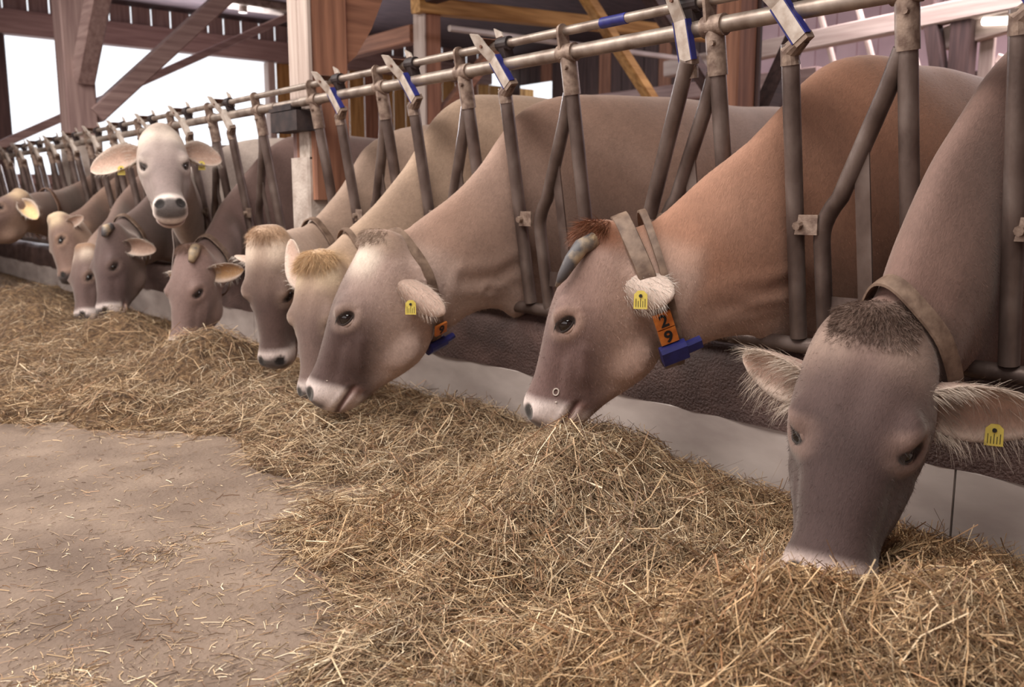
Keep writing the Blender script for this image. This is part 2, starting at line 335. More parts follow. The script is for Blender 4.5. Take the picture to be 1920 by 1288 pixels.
mb = MB(); mb.beam((5.3, 12.6, 3.66), (7.2, 12.6, 3.66), .4, .12, ch=.02); link('duct_body', mb, M['galv'], P)
mb = MB(); mb.tube([(5.5, 12.55, 3.60), (5.5, 12.55, 3.52)], .06); link('duct_outlet', mb, M['clip'], P)
# ------------------------------------------------------------------ feed fence
def fx(z): return FB-(z-.484)*.1667
RZ, RX = 1.385, FB-.15
def fp(y, z, dx=0): return (fx(z)+dx, y, z)
LEAN = nrm(V(-.1667, 0, 1)); FN = nrm(V(-1, 0, -.1667))     # up the fence, and out of it towards the alley
def clip(lev, y, tilt, near):
    """catch at the top of a swinging bar: two pointed plates, rusty bridge, blue liners, bushing on the locking rail"""
    c = lev
    u = nrm(LEAN*math.cos(tilt)+V(0, 1, 0)*math.sin(tilt)); o = V(RX, y, RZ); v = np.cross(FN, u)
    if abs(v[1]) < 0: v = -v
    mb = MB(); mb.plate([(-.085, -.021), (-.085, .021), (.032, .021), (.032, -.021)], FN, u, o+FN*.036, .006)
    k = nrm(u*.9+FN*.28); mb.plate([(0, -.021), (0, .021), (.05, .022), (.085, .020), (.125, .004), (.098, -.022), (.075, -.024), (.05, -.020)], nrm(FN-k*(FN@k)), k, o+FN*.036+u*.03, .006)
    link('catch_front_plate', mb, M['clip'], c)
    mb = MB(); mb.plate([(.05, -.021), (.05, .021), (.115, .020), (.165, .002), (.128, -.022), (.11, -.021)], FN, u, o-FN*.05, .006); link('catch_rear_plate', mb, M['clip'], c)
    mb = MB(); mb.beam(o+FN*.062+u*.112, o+u*.100, .036, .005, u); mb.beam(o+u*.100, o-FN*.05+u*.112, .036, .005, u); link('catch_bridge', mb, M['rust'], c)
    for s in (-1, 1):
        mb = MB(); mb.beam(o+FN*.028+v*s*.0235-u*.085, o+FN*.028+v*s*.0235+u*.03, .004, .024, FN); link('catch_liner', mb, M['blue' if near else 'clip'], c)
    mb = MB(); mb.tube([V(*RAIL2)+V(0, y-.04, 0), V(*RAIL2)+V(0, y+.02, 0)], .025, 14); mb.beam(V(*RAIL2)+V(0, y-.01, -.01), o+V(.02, -.01, -.005), .04, .03, (0, 1, 0)); link('catch_bushing', mb, M['black'], c)
    mb = MB(); mb.tube([o+FN*.04+u*.085, o+FN*.062+u*.088], .006, 8); link('catch_pin', mb, M['rust'], c)
    mb = MB(); mb.tube([o+FN*.012-LEAN*.135, o+FN*.012-LEAN*.10, o+FN*.016-u*.082], [.026, .027, .021], 14); mb.plate([(-.098, -.02), (-.098, .02), (-.078, .022), (-.078, -.022)], FN, u, o+FN*.020, .034); link('catch_tube_socket', mb, M['cast'], c)
RAIL2 = (RX-.005, 0, RZ+.072)
def panel(y0, y1, posts, levers, bend, label):
    F = empty('feed_fence', (FB, (y0+y1)/2, .4), label=label, cat='fence')
    mb = MB(); mb.tube([(RX, y0, RZ), (RX, y1, RZ)], .0235, 20); link('top_rail', mb, M['galv'], F, smooth=True, sharp=40)
    mb = MB(); mb.tube([(RAIL2[0], y0, RAIL2[2]), (RAIL2[0], y1, RAIL2[2])], .0155, 14); link('locking_rail', mb, M['galv'], F, smooth=True, sharp=40)
    mb = MB(); mb.tube([(FB, y0, .475), (FB, y1, .475)], .024, 14); link('bottom_rail', mb, M['rust_tube'], F, smooth=True, sharp=40)
    for y in posts:
        mb = MB(); mb.tube([fp(y, .46), fp(y, RZ-.10)], .0245, 16)
        p = link('fixed_post', mb, M['rust_tube'], F, smooth=True, sharp=40)
        mb = MB(); mb.tube([fp(y, RZ-.135), fp(y, RZ-.03), fp(y, RZ+.012)], [.029, .029, .026], 16); mb.tube([(RX, y-.036, RZ), (RX, y+.036, RZ)], .031, 16)
        mb.tube([V(*fp(y, RZ-.045))+FN*.025+V(0, -.012, 0), V(*fp(y, RZ-.045))+FN*.037+V(0, -.012, 0)], .008, 8)
        link('sleeve', mb, M['cast'], p, smooth=True, sharp=40)
        mb = MB(); arc = [(-.015, -.024), (-.015, .024)]+[(.072+.024*math.sin(t), .024*math.cos(t)) for t in np.linspace(0, PI, 9)]
        mb.plate(arc, (0, 1, 0), LEAN, (RX-.004, y+.012, RZ), .010); link('rail_holder', mb, M['cast'], p)
        if y+bend+.1 < y1:
            yb = y+bend
            mb = MB(); path = [fp(y+.012, 1.255), fp(y+.05, 1.17), fp(yb-.06, .90)]
            for t in np.linspace(.2, 1, 5): path.append(fp(yb-.06*(1-t)**2, .90-.12*t))
            path.append(fp(yb, .48)); mb.tube(path, .0235, 14); link('bent_tube', mb, M['rust_tube'], F, smooth=True, sharp=40)
            mb = MB(); mb.beam(fp(yb-.125, .48), fp(yb-.125, 1.03), .042, .006, (1, 0, 0)); link('flat_bar', mb, M['rust_tube'], F)
            mb = MB(); mb.beam(fp(yb-.14, .60), fp(yb-.01, .60), .006, .055); link('cross_plate', mb, M['rust_tube'], F)
    for y, ybot, tilt in levers:
        L = empty('swing_bar', (FB-.07, y, .9)); L.parent = F; L.location = tuple(V(fx(.85), y, .85)-woff(F))
        mb = MB(); mb.tube([fp(y, RZ-.08, -.01), fp(ybot, .50, -.01)] if abs(ybot-y) < .1 else [fp(y-.01, RZ-.09, -.03), fp(ybot, .52, -.03)], .0245, 16)
        link('bar_tube', mb, M['rust_tube'], L, smooth=True, sharp=40)
        yy = y+(ybot-y)*.6
        mb = MB(); q = V(*fp(yy-.045, .83))+FN*.024; mb.box(q, (.008, .07, .055)); mb.tube([q+V(0, .02, 0), q+FN*.022+V(0, .02, 0)], .012, 8); link('pivot_bracket', mb, M['cast'], L)
        clip(L, y, tilt, y < 4.3)
    return F
T1 = math.radians(33)
FA = panel(-.05, 4.24, [.53, 1.119, 1.683, 2.294, 2.881, 3.487, 4.108],
      [(.86, .873, T1), (1.435, 1.45, T1), (1.775, 2.11, math.radians(6)), (2.635, 2.64, T1), (3.245, 3.25, T1), (3.87, 3.875, T1)], .25,
      'nearer steel feed fence panel with white and blue catches holding the large cows')
mb = MB(); mb.tube([(RAIL2[0], 2.02, RAIL2[2]), (RAIL2[0], 2.13, RAIL2[2])], .0175, 14); link('blue_sleeve', mb, M['blue'], FA, smooth=True, sharp=40, label='blue sleeve on the locking rail')
ps = [4.758+.665*k for k in range(13)]
FB2 = panel(4.54, 13.4, ps, [(y+.40, y+.40, T1) for y in ps[:12]], .27, 'farther steel feed fence panel receding to the left end of the barn')
mb = MB(); mb.tube([(RX, 4.24, RZ), (RX, 4.54, RZ)], .02, 14); link('joint_tube', mb, M['galv'], FB2, smooth=True, sharp=40)
mb = MB(); mb.tube([(RAIL2[0], 4.24, RAIL2[2]), (RAIL2[0], 4.54, RAIL2[2])], .0155, 14); link('locking_rail', mb, M['galv'], FB2, smooth=True, sharp=40)
# ------------------------------------------------------------------ cows
def catmull(keys, xs):
    """monotone-ish cubic through (x, value...) rows"""
    keys = np.array(keys, float); X = keys[:, 0]; Y = keys[:, 1:]
    d = np.diff(Y, axis=0)/np.diff(X)[:, None]; m = np.zeros_like(Y); m[0] = d[0]; m[-1] = d[-1]
    m[1:-1] = (d[:-1]*np.diff(X)[1:, None]+d[1:]*np.diff(X)[:-1, None])/(X[2:]-X[:-2])[:, None]
    xs = np.asarray(xs, float); i = np.clip(np.searchsorted(X, xs)-1, 0, len(X)-2)
    h = (X[i+1]-X[i])[:, None]; t = ((xs-X[i])[:, None])/h
    return (2*t**3-3*t**2+1)*Y[i]+(t**3-2*t**2+t)*h*m[i]+(-2*t**3+3*t**2)*Y[i+1]+(t**3-t**2)*h*m[i+1]
#            l     dorsal  ventral  half-width  jaw factor
HEAD = [(-.085, -.04, -.16, .085, .7), (-.05, .005, -.20, .128, .7), (0, .032, -.26, .165, .7), (.06, .050, -.34, .190, .65), (.14, .066, -.41, .207, .58), (.24, .086, -.465, .218, .5),
        (.34, .10, -.495, .222, .45), (.44, .104, -.51, .210, .42), (.52, .098, -.505, .190, .42), (.60, .092, -.475, .170, .45), (.68, .088, -.42, .152, .5),
        (.76, .086, -.35, .132, .58), (.82, .092, -.30, .131, .66), (.87, .103, -.265, .138, .74), (.92, .106, -.235, .140, .78), (.96, .088, -.205, .128, .8), (.99, .055, -.175, .105, .8), (1.012, .01, -.13, .065, .85)]
def sgnpow(x, p): return np.sign(x)*np.abs(x)**p
class Head:
    def __init__(s, O, Mz, face, L=None, wide=1.0):
        s.wide = wide; s.O = V(*O); a = V(*Mz)-s.O; s.L = L or np.linalg.norm(a); s.a = nrm(a); n = V(*face); s.n = nrm(n-s.a*(n@s.a)); s.s = np.cross(s.a, s.n)   # s.s: the animal's own left is -s or +s
    def w(s, l, t, sd): return s.O+(s.a*l+s.n*t+s.s*sd)*s.L
    def dirv(s, l, t, sd): return nrm(s.a*l+s.n*t+s.s*sd)
    def loc(s, P):
        r = (P-s.O)/s.L; return r@s.a, r@s.n, r@s.s
    def loft(s, mb, K=44):
        ls = np.concatenate([np.linspace(-.085, .9, 58), np.linspace(.915, 1.012, 10)]); v = catmull(HEAD, ls)
        ph = np.arange(K)*2*PI/K; R = []
        for l, (td, tv, wd, jf) in zip(ls, v):
            e = 2/2.45; c = sgnpow(np.cos(ph), e); q = sgnpow(np.sin(ph), e)
            wf = jf+(1-jf)*sstep(-1.0, .35, c); tt = (td+tv)/2+(td-tv)/2*c
            R.append(np.array([s.w(l, a, b) for a, b in zip(tt, wd*wf*q*s.wide)]))
        mb.rings(R)
        return mb
EYE = (.455, .012)
def lapl(v, e, it, k=.5, wt=None):
    n = len(v); deg = np.bincount(e.ravel(), minlength=n).astype(float)[:, None]
    for _ in range(it):
        acc = np.zeros_like(v)
        for c in range(3):
            acc[:, c] = np.bincount(e[:, 0], v[e[:, 1], c], n)+np.bincount(e[:, 1], v[e[:, 0], c], n)
        d = acc/np.maximum(deg, 1)-v; v = v+d*(k if wt is None else (k*wt)[:, None])
    return v
def vnoise(P, f, seed=0):
    r = np.random.default_rng(seed); o = np.zeros(len(P))
    for _ in range(6):
        d = r.normal(size=3); d /= np.linalg.norm(d); o += np.sin(P@d*f*r.uniform(.7, 1.5)+r.uniform(0, 6.28))
    return o/6
def vnormals(v, F):
    a = v[F[:, 2]]-v[F[:, 0]]; b = v[F[:, 3]]-v[F[:, 1]]; n = np.cross(a, b); N = np.zeros_like(v)
    for k in range(4):
        for c in range(3): N[:, c] += np.bincount(F[:, k], n[:, c], len(v))
    return N/np.maximum(np.linalg.norm(N, axis=1), 1e-12)[:, None]
class Neck:
    """rows: crest point, throat point, half width -- from the poll back to the tail head"""
    def __init__(s, st, Y):
        s.st = st; n = len(st); s.keys = np.array([[i, *c, *t, w] for i, (c, t, w) in enumerate(st)], float); s.n = n
    def at(s, u): r = catmull(s.keys, [u])[0]; return r[:3], r[3:6], r[6]
    def frame(s, u):
        c, t, w = s.at(u); c2, t2, _ = s.at(min(u+.05, s.n-1)); c1, t1, _ = s.at(max(u-.05, 0))
        return c, t, w, nrm(np.cross((c2+t2-c1-t1), c-t))
    def ring(s, u, K=40, grow=0., ex=2.25):
        c, t, w, lat = s.frame(u); m = (c+t)/2; d = (c-t)/2; dl = np.linalg.norm(d); d = d*(dl+grow)/dl; ph = np.arange(K)*2*PI/K
        cc = sgnpow(np.cos(ph), 2/ex); q = sgnpow(np.sin(ph), 2/ex); k = min(1, u/6)
        wf = .62+.38*sstep(1.0, .1, cc); wf = wf*(1-k)+k*(.8+.2*sstep(1.05, .2, cc)); wf *= .72+.28*sstep(-1.05, -.2, cc)
        return np.array([m+d*a+lat*(w+grow)*b for a, b in zip(cc, wf*q)])
    def loft(s, mb):
        mb.rings([s.ring(u) for u in np.linspace(0, s.n-1, s.n*7)]); return mb
def ear_geom(H, side, e, q, length, width, droop=0.):
    """leaf-shaped cupped ear; e: direction of its axis, q: where the cup opens (head frame l,t,s; s>0 outwards)"""
    base = H.w(.175, -.165, side*.150*H.wide); e = H.dirv(e[0], e[1], side*e[2]); q = H.dirv(q[0], q[1], side*q[2]); q = nrm(q-e*(q@e)); wd = np.cross(e, q); base = base-e*.018
    NU, NV = 17, 11; us = np.linspace(0, 1, NU); vs = np.linspace(-1, 1, NV)
    W = catmull([(0, .42), (.12, .68), (.26, .92), (.45, 1), (.64, .92), (.82, .68), (.94, .40), (1, .12)], us)[:, 0]*width/2
    cup = catmull([(0, 1.7), (.2, 1.05), (.5, .70), (.8, .45), (1, .3)], us)[:, 0]
    G = np.zeros((2, NU, NV, 3)); I = np.zeros((2, NU, NV))
    for i, u in enumerate(us):
        for j, v in enumerate(vs):
            p = base+e*length*u+wd*W[i]*v*(1-.18*cup[i]*v*v)+q*(W[i]*cup[i]*v*v)-q*(.25*length*droop*u*u)+V(0, 0, -droop*length*u*u*.35)
            th = .0075*(1-.55*abs(v)**3)*(1-.5*u)
            G[0, i, j] = p+q*th; G[1, i, j] = p-q*th*1.3; I[0, i, j] = 1
    verts = G.reshape(-1, 3); ix = lambda k, i, j: k*NU*NV+i*NV+j; F = []
    for i in range(NU-1):
        for j in range(NV-1):
            F.append((ix(0, i, j), ix(0, i+1, j), ix(0, i+1, j+1), ix(0, i, j+1))); F.append((ix(1, i, j), ix(1, i, j+1), ix(1, i+1, j+1), ix(1, i+1, j)))
        F.append((ix(0, i, 0), ix(1, i, 0), ix(1, i+1, 0), ix(0, i+1, 0))); F.append((ix(0, i, NV-1), ix(0, i+1, NV-1), ix(1, i+1, NV-1), ix(1, i, NV-1)))
    for j in range(NV-1): F.append((ix(0, NU-1, j), ix(1, NU-1, j), ix(1, NU-1, j+1), ix(0, NU-1, j+1)))
    return dict(v=verts, f=F, inner=I.reshape(-1), u=np.tile(np.repeat(us, NV), 2), vv=np.tile(np.tile(vs, NU), 2), G=G, e=e, q=q, wd=wd, W=W)
def strands(name, roots, dirs, lens, wid, cols, parent, bend=.3, seed=0, seg=3, m='hair', grav=.35, kind='stuff', label=None):
    """hair as thin tapering ribbons"""
    r = np.random.default_rng(seed); N = len(roots); dirs = dirs/np.linalg.norm(dirs, axis=1)[:, None]
    side = np.cross(dirs, r.normal(size=(N, 3))); side /= np.linalg.norm(side, axis=1)[:, None]
    bd = np.cross(side, dirs)*r.normal(0, bend, (N, 1))+V(0, 0, -grav); P = []
    for k in range(seg+1):
        t = k/seg; c = roots+dirs*(lens*t)[:, None]+bd*(lens*t*t*.5)[:, None]; ww = wid*(1-.85*t)
        P += [c-side*(ww/2)[:, None] if np.ndim(ww) else c-side*ww/2, c+side*(ww/2)[:, None] if np.ndim(ww) else c+side*ww/2]
    P = np.stack(P, 1); S = 2*(seg+1); v = P.reshape(-1, 3); b = (np.arange(N)*S)[:, None]
    F = np.concatenate([b+np.array([[2*k, 2*k+1, 2*k+3, 2*k+2]]) for k in range(seg)], 0)
    return fast_mesh(name, v, F, M[m], np.repeat(cols, S, 0), parent, kind, label)
def fast_mesh(name, v, F, material, cols, parent=None, kind=None, label=None, smooth=False):
    me = bpy.data.meshes.new(name); off = woff(parent) if parent else V(0, 0, 0); v = v-off
    me.vertices.add(len(v)); me.vertices.foreach_set('co', v.astype(np.float32).ravel())
    k = F.shape[1]; me.loops.add(F.size); me.loops.foreach_set('vertex_index', F.astype(np.int32).ravel())
    me.polygons.add(len(F)); me.polygons.foreach_set('loop_start', np.arange(0, F.size, k, dtype=np.int32))
    if smooth: me.polygons.foreach_set('use_smooth', np.ones(len(F), bool))
    a = me.color_attributes.new('coat', 'FLOAT_COLOR', 'POINT'); a.data.foreach_set('color', np.c_[cols, np.ones(len(cols))].astype(np.float32).ravel())
    me.materials.append(material); me.update(calc_edges=True); me.validate()
    o = bpy.data.objects.new(name, me); COL.objects.link(o)
    if parent: o.parent = parent
    return props(o, kind=kind, label=label)

HC = {}   # head frames by cow
def cow(key, label, O, Mz, face, st, Y, base, faced, light, poll, ears, voxel=.010, L=None, horns=None, collar=None, tags=(), tuft=0, tl=(.10, .05), eardark=None, muzzle=srgb(206, 190, 184), folds=(), fuzz=0, earhair=260, backz=1.36, body_len=1.0, snot=False, white=None, hb=None, spots=(), drool=0, wide=1.0, outer=None, outfur=0, hairlen=(.012, .034), haircol=srgb(232, 220, 208)):
    H = Head(O, Mz, face, L, wide); L = H.L; ws = wide; HC[key] = H
    c0 = H.w(.02, -.03, 0); t0 = H.w(.36, -.40, 0)
    xb = 2.85
    full = [(c0, t0, .125*L/.6)]+[(V(*c), V(*t), w_) for c, t, w_ in st]
    bz = backz; k = body_len
    full += [(V(xb+.42*k, Y, bz+.0), V(xb+.38*k, Y, .50), .255), (V(xb+.85*k, Y, bz-.01), V(xb+.85*k, Y, .47), .272), (V(xb+1.2*k, Y, bz+.01), V(xb+1.15*k, Y, .55), .265), (V(xb+1.5*k, Y, bz+.0), V(xb+1.38*k, Y, .72), .225), (V(xb+1.66*k, Y, bz-.06), V(xb+1.56*k, Y, .92), .15)]
    N = Neck(full, Y)
    mb = MB(); H.loft(mb); N.loft(mb)
    for s in (-1, 1):                                           # brow, cheek, muzzle wings
        mb.ball(H.w(.40, .030, ws*s*.153), V(.095, .056, .047)*L, R=np.c_[H.a, H.n, H.s])
        mb.ball(H.w(.53, -.30, ws*s*.085), V(.15, .15, .055)*L, R=np.c_[H.a, H.n, H.s])
        mb.ball(H.w(.93, .03, ws*s*.083), V(.06, .065, .052)*L, R=np.c_[H.a, H.n, H.s])
        mb.ball(H.w(.17, -.16, ws*s*.15), V(.06, .06, .05)*L, R=np.c_[H.a, H.n, H.s])
        # shoulder blade, fore leg, hind leg
        mb.ball((xb+.16, Y+s*.145, .92), (.20, .075, .26)); mb.ball((xb+.06, Y+s*.14, .70), (.15, .10, .2))
        mb.tube([(xb+.10, Y+s*.15, .75), (xb+.10, Y+s*.15, .52), (xb+.06, Y+s*.145, .33), (xb+.07, Y+s*.145, .12), (xb+.05, Y+s*.145, .07), (xb+.03, Y+s*.145, .0)], [.10, .075, .055, .04, .05, .062], 12)
        xr = xb+1.35*k
        mb.ball((xr, Y+s*.13, .90), (.24, .075, .30))
        mb.tube([(xr-.02, Y+s*.13, .85), (xr-.06, Y+s*.14, .60), (xr+.12, Y+s*.15, .42), (xr+.10, Y+s*.15, .14), (xr+.07, Y+s*.15, .06), (xr+.05, Y+s*.15, 0)], [.12, .085, .055, .042, .05, .06], 12)
    mb.ball(H.w(.0, .005, 0), V(.065, .065, .105)*L, R=np.c_[H.a, H.n, H.s])
    xt = xb+1.66*k
    mb.tube([(xt-.08, Y, bz-.05), (xt+.03, Y, bz-.08), (xt+.07, Y, 1.05), (xt+.06, Y, .6)], [.05, .035, .025, .022], 8); mb.ball((xt+.06, Y, .52), (.035, .035, .14))
    mb.ball((xr-.22, Y, .60), (.20, .16, .16))
    # one continuous skin
    me = mesh_from('tmp', np.array(mb.v), mb.f, M['coat']); ob = bpy.data.objects.new('tmp', me); COL.objects.link(ob)
    md = ob.modifiers.new('r', 'REMESH'); md.mode = 'VOXEL'; md.voxel_size = voxel; md.adaptivity = 0
    dg = bpy.context.evaluated_depsgraph_get(); m2 = bpy.data.meshes.new_from_object(ob.evaluated_get(dg))
    bpy.data.objects.remove(ob); bpy.data.meshes.remove(me)
    def arrays(m):
        v = np.empty(len(m.vertices)*3); m.vertices.foreach_get('co', v); v = v.reshape(-1, 3); e = np.empty(len(m.edges)*2, int); m.edges.foreach_get('vertices', e); return v, e.reshape(-1, 2)
    v, e = arrays(m2)
    l, t, s_ = H.loc(v); hd = (l > -.12) & (l < 1.08) & (t > -.56) & (t < .2) & (np.abs(s_) < .3)
    v = lapl(v, e, max(2, int(.055/voxel)), .5); v = lapl(v, e, 8, .5, 1-hd.astype(float)); m2.vertices.foreach_set('co', v.ravel())
    if voxel < .0155:                                           # finer skin on the head
        bm = bmesh.new(); bm.from_mesh(m2); bm.verts.ensure_lookup_table()
        ed = [x for x in bm.edges if hd[x.verts[0].index] and hd[x.verts[1].index]]
        bmesh.ops.subdivide_edges(bm, edges=ed, cuts=(2 if fuzz else 1), use_grid_fill=True); bm.to_mesh(m2); bm.free()
        v, e = arrays(m2); l, t, s_ = H.loc(v)
        hw = ((l > -.15) & (l < 1.1) & (t > -.6) & (t < .25) & (np.abs(s_) < .32)).astype(float)
        v = lapl(v, e, 10 if fuzz else 7, .5, hw)
    # ---- relief
    l, t, s_ = H.loc(v); A = np.abs(s_)
    rad = V(*(v.mean(0)))                                       # unused centre
    nv = len(v)
    axis = H.O+np.outer(np.clip(l, 0, 1)*L, H.a)+np.outer(np.full(nv, -.16*L), H.n); out = v-axis; out /= np.maximum(np.linalg.norm(out, axis=1), 1e-9)[:, None]
    inh = sstep(-.12, .0, l)*sstep(1.15, 1.05, l)*sstep(-.62, -.5, t)*sstep(.36, .28, A)
    dsp = np.zeros(nv)
    ep = (l-EYE[0])*.79+(t-EYE[1])*.61; eq = -(l-EYE[0])*.61+(t-EYE[1])*.79; de = np.hypot(ep/1.35, eq); eyem = sstep(.06, .18, A)*inh
    dsp -= .015*eyem*np.exp(-(de/.034)**4)*L/.6
    dsp += .006*eyem*np.exp(-((de-.068)/.028)**2)*sstep(-.03, .03, eq); dsp += .004*eyem*np.exp(-((de-.062)/.02)**2)*sstep(.01, -.02, eq)                # brow ridge
    dsp -= .006*eyem*np.exp(-((l-.56)/.05)**2-((t+.02)/.05)**2)                                   # tear hollow
    dsp -= .007*inh*np.exp(-((t-.0+.12*(l-.55))/.035)**2)*sstep(.55, .62, l)*sstep(.86, .78, l)*sstep(.04, .09, A)  # groove beside the nose bone
    dsp += .006*inh*np.exp(-((t+.10+.25*(l-.5))/.03)**2)*sstep(.5, .56, l)*sstep(.76, .68, l)*sstep(.05, .1, A)    # facial crest
    dsp -= .006*inh*np.exp(-(s_/.05)**2)*np.exp(-((l-.30)/.16)**2)*sstep(-.02, .05, t)                          # hollow down the forehead
    dn = np.hypot((l-.940)*.85, (t-.084)*.9); dn = np.hypot(dn, (A/ws-.090)*.8)
    dsp -= .018*np.exp(-(dn/.032)**2)*L/.6
    tm = -.105-.55*np.clip(.985-l, 0, 1)**1.35; dm = np.abs(t-tm); mo = sstep(.80, .84, l)*inh
    dsp -= .012*mo*np.exp(-(dm/.016)**2); dsp += .004*mo*np.exp(-((dm-.035)/.02)**2)
    jw = inh*sstep(.30, .5, l)*sstep(.85, .7, l); dsp += .005*jw*np.exp(-((t+.43-.9*np.clip(l-.6, 0, 1))/.05)**2)
    v = v+out*dsp[:, None]
    body = 1-inh; nz = vnoise(v, 9, 3)*.006+vnoise(v, 22, 4)*.002
    Nn = np.zeros_like(v)
    m2.vertices.foreach_set('co', v.ravel()); m2.update()
    vn = np.empty(nv*3); m2.vertices.foreach_get('normal', vn); vn = vn.reshape(-1, 3)
    dd = nz*body
    for pts, depth, wdt in folds:                               # skin folds on neck and dewlap
        P = np.array(pts, float); best = np.full(nv, 9.)
        for a_, b_ in zip(P[:-1], P[1:]):
            ab = b_-a_; tt = np.clip(((v-a_)@ab)/(ab@ab), 0, 1); best = np.minimum(best, np.linalg.norm(v-a_-tt[:, None]*ab, axis=1))
        dd -= depth*np.exp(-(best/wdt)**2); dd += .5*depth*np.exp(-((best-2.1*wdt)/wdt)**2)
    v = v+vn*dd[:, None]
    # ---- coat colours
    B = np.array(base); Ld = np.array(light); Fd = np.array(faced); col = np.tile(B, (nv, 1)); mix = lambda c, w: col*(1-w[:, None])+np.array(c)*w[:, None]
    z = v[:, 2]; n1 = vnoise(v, 5, 8); n2 = vnoise(v, 14, 9)
    col = mix(Ld, sstep(.72, .45, z+.1*n1)*.75*body)
    col = mix(np.array(light)*1.0, sstep(-.55, .75, n1*.8+n2*.4)*.30*body)
    col = mix(Fd*.9, sstep(.35, .9, n1)*.35*body)
    col = mix(hb if hb is not None else base, inh*sstep(-.02, .10, l+.02*n2))
    pale = sstep(-.02, -.30, t+.04*n1)*inh
    col = mix(Ld, pale*.55)
    col = mix(Fd, inh*sstep(.26, .56, l+.04*n2)*sstep(-.34, -.14, t+.25*(l-.6)+.025*n2)*.95)
    col = mix(Fd, inh*sstep(.10, .30, l)*sstep(.0, .07, t+.02*n2)*.5)
    col = mix(Fd, inh*sstep(.28, .12, np.hypot(l-.40, t-.05))*.35)
    if white is not None: col = mix(white, inh*np.exp(-((l-.10)/.10)**2)*sstep(-.12, .0, t+.03*n2)*(.35+.65*sstep(.02, .11, A+.02*n2))*.85)
    col = mix(poll, inh*sstep(.10, -.03, l+.03*n2)*sstep(-.25, -.08, t)*.9)
    ring = sstep(.095, .06, np.hypot(ep*.75, eq))*eyem
    col = mix(Ld*1.05, ring*.38); col = mix((.035, .022, .020), sstep(1.12, .92, np.hypot(ep/.056, eq/.036))*eyem)
    mz_ = inh*sstep(.825, .885, l-.14*np.abs(t+.08)+.012*n2+.01)*sstep(-.30, -.17, t)
    col = mix(muzzle, mz_)
    col = mix((.060, .050, .052), inh*sstep(.905, .94, l+.35*np.minimum(0, .085-A)+.02*n2)*sstep(-.055, -.01, t)*sstep(.14, .10, A)*.9)
    col = mix((.012, .009, .009), sstep(.046, .032, dn)); col = mix((.10, .05, .045), mo*sstep(.021, .009, dm)*.95)
    col = mix((.30, .16, .13), mo*sstep(.05, .02, np.abs(t-tm+.035))*.4)
    # ---- ears joined on, lids
    polys = [tuple(p.vertices) for p in m2.polygons]; eg = []
    allv = [v]; allc = [col]; nb = nv
    for i, (side, ed_, q_, ln, wd_, dr) in enumerate(ears):
        g = ear_geom(H, side, ed_, q_, ln, wd_, dr); eg.append(g); inn = g['inner']; edge = np.abs(g['vv'])
        ci = np.array(eardark if eardark is not None else srgb(190, 160, 144)); co = np.array(outer) if outer is not None else B*.6+Ld*.5
        c = co[None]*(1-inn[:, None])+(ci[None]*(1-sstep(.45, .95, edge)[:, None])+np.array(srgb(204, 184, 170))[None]*sstep(.45, .95, edge)[:, None])*inn[:, None]
        c = c*(1-.5*sstep(.85, 1, edge)[:, None]*(1-inn[:, None]))+np.array(srgb(200, 180, 166))[None]*(.5*sstep(.85, 1, edge)[:, None]*(1-inn[:, None]))
        allv.append(g['v']); allc.append(c); polys += [tuple(k+nb for k in f) for f in g['f']]; nb += len(g['v'])
    eyes = []; lash = []
    for s in (-1, 1):
        near = np.where((np.hypot(l-EYE[0], t-EYE[1]) < .075) & (np.hypot(l-EYE[0], t-EYE[1]) > .055) & (s_*s > .06))[0]
        if len(near) == 0: continue
        sv = np.mean(A[near])+.006/L; c = H.w(EYE[0], EYE[1], s*sv); nn = H.dirv(.06, .42, s*.95)
        eu = nrm(H.a*.79+H.n*.61 - nn*((H.a*.79+H.n*.61)@nn)); ev = np.cross(nn, eu); ev = ev if ev@H.n > 0 else -ev
        k_ = L/.6; eyes.append((c-nn*.0195*k_, .0285*k_, s))
        def ring_pt(p, gx, gy, h): x = gx*math.cos(p); y = gy*math.sin(p)*abs(math.sin(p))**.3; return c+(eu*x+ev*y)*k_+nn*(h-.5*(x*x+y*y*.4)/.03)*k_
        for p0, p1, gx, gy, h, r0, cl_ in ((0, 2*PI, .0315, .0185, .0055, .0032, (.03, .02, .018)), (-.12*PI, 1.1*PI, .036, .0235, .006, .0078, tuple(Fd*.55+Ld*.45)), (1.06*PI, 1.94*PI, .036, .0245, .002, .0055, tuple(Fd*.4+Ld*.6))):
            pp = np.linspace(p0, p1, 29); mbl = MB(); tp = np.ones(29) if p1-p0 > 6 else .25+.75*np.sin(np.linspace(0, PI, 29))**.6
            mbl.tube([ring_pt(p, gx, gy, h) for p in pp], list(r0*k_*tp), 8, cap=False); lv = np.array(mbl.v)
            allv.append(lv); allc.append(np.tile(np.array(cl_), (len(lv), 1))); polys += [tuple(k+nb for k in f) for f in mbl.f]; nb += len(lv)
        lash.append((c, eu, ev, nn, k_))
    bpy.data.meshes.remove(m2)
    VV = np.concatenate(allv); CC = np.concatenate(allc); basept = V(xb+.6, Y, 0)
    me = mesh_from('cow', VV-basept, polys, M['coat'], smooth=True, cols=CC)
    C = bpy.data.objects.new('cow', me); COL.objects.link(C); C.location = basept
    props(C, label, 'cow', 'brown dairy cows lined up at the feed fence')
    for c, r, s in eyes:
        b = MB().ball(c, r, 20, 14); link('eye', b, M['eye'], C, smooth=True)
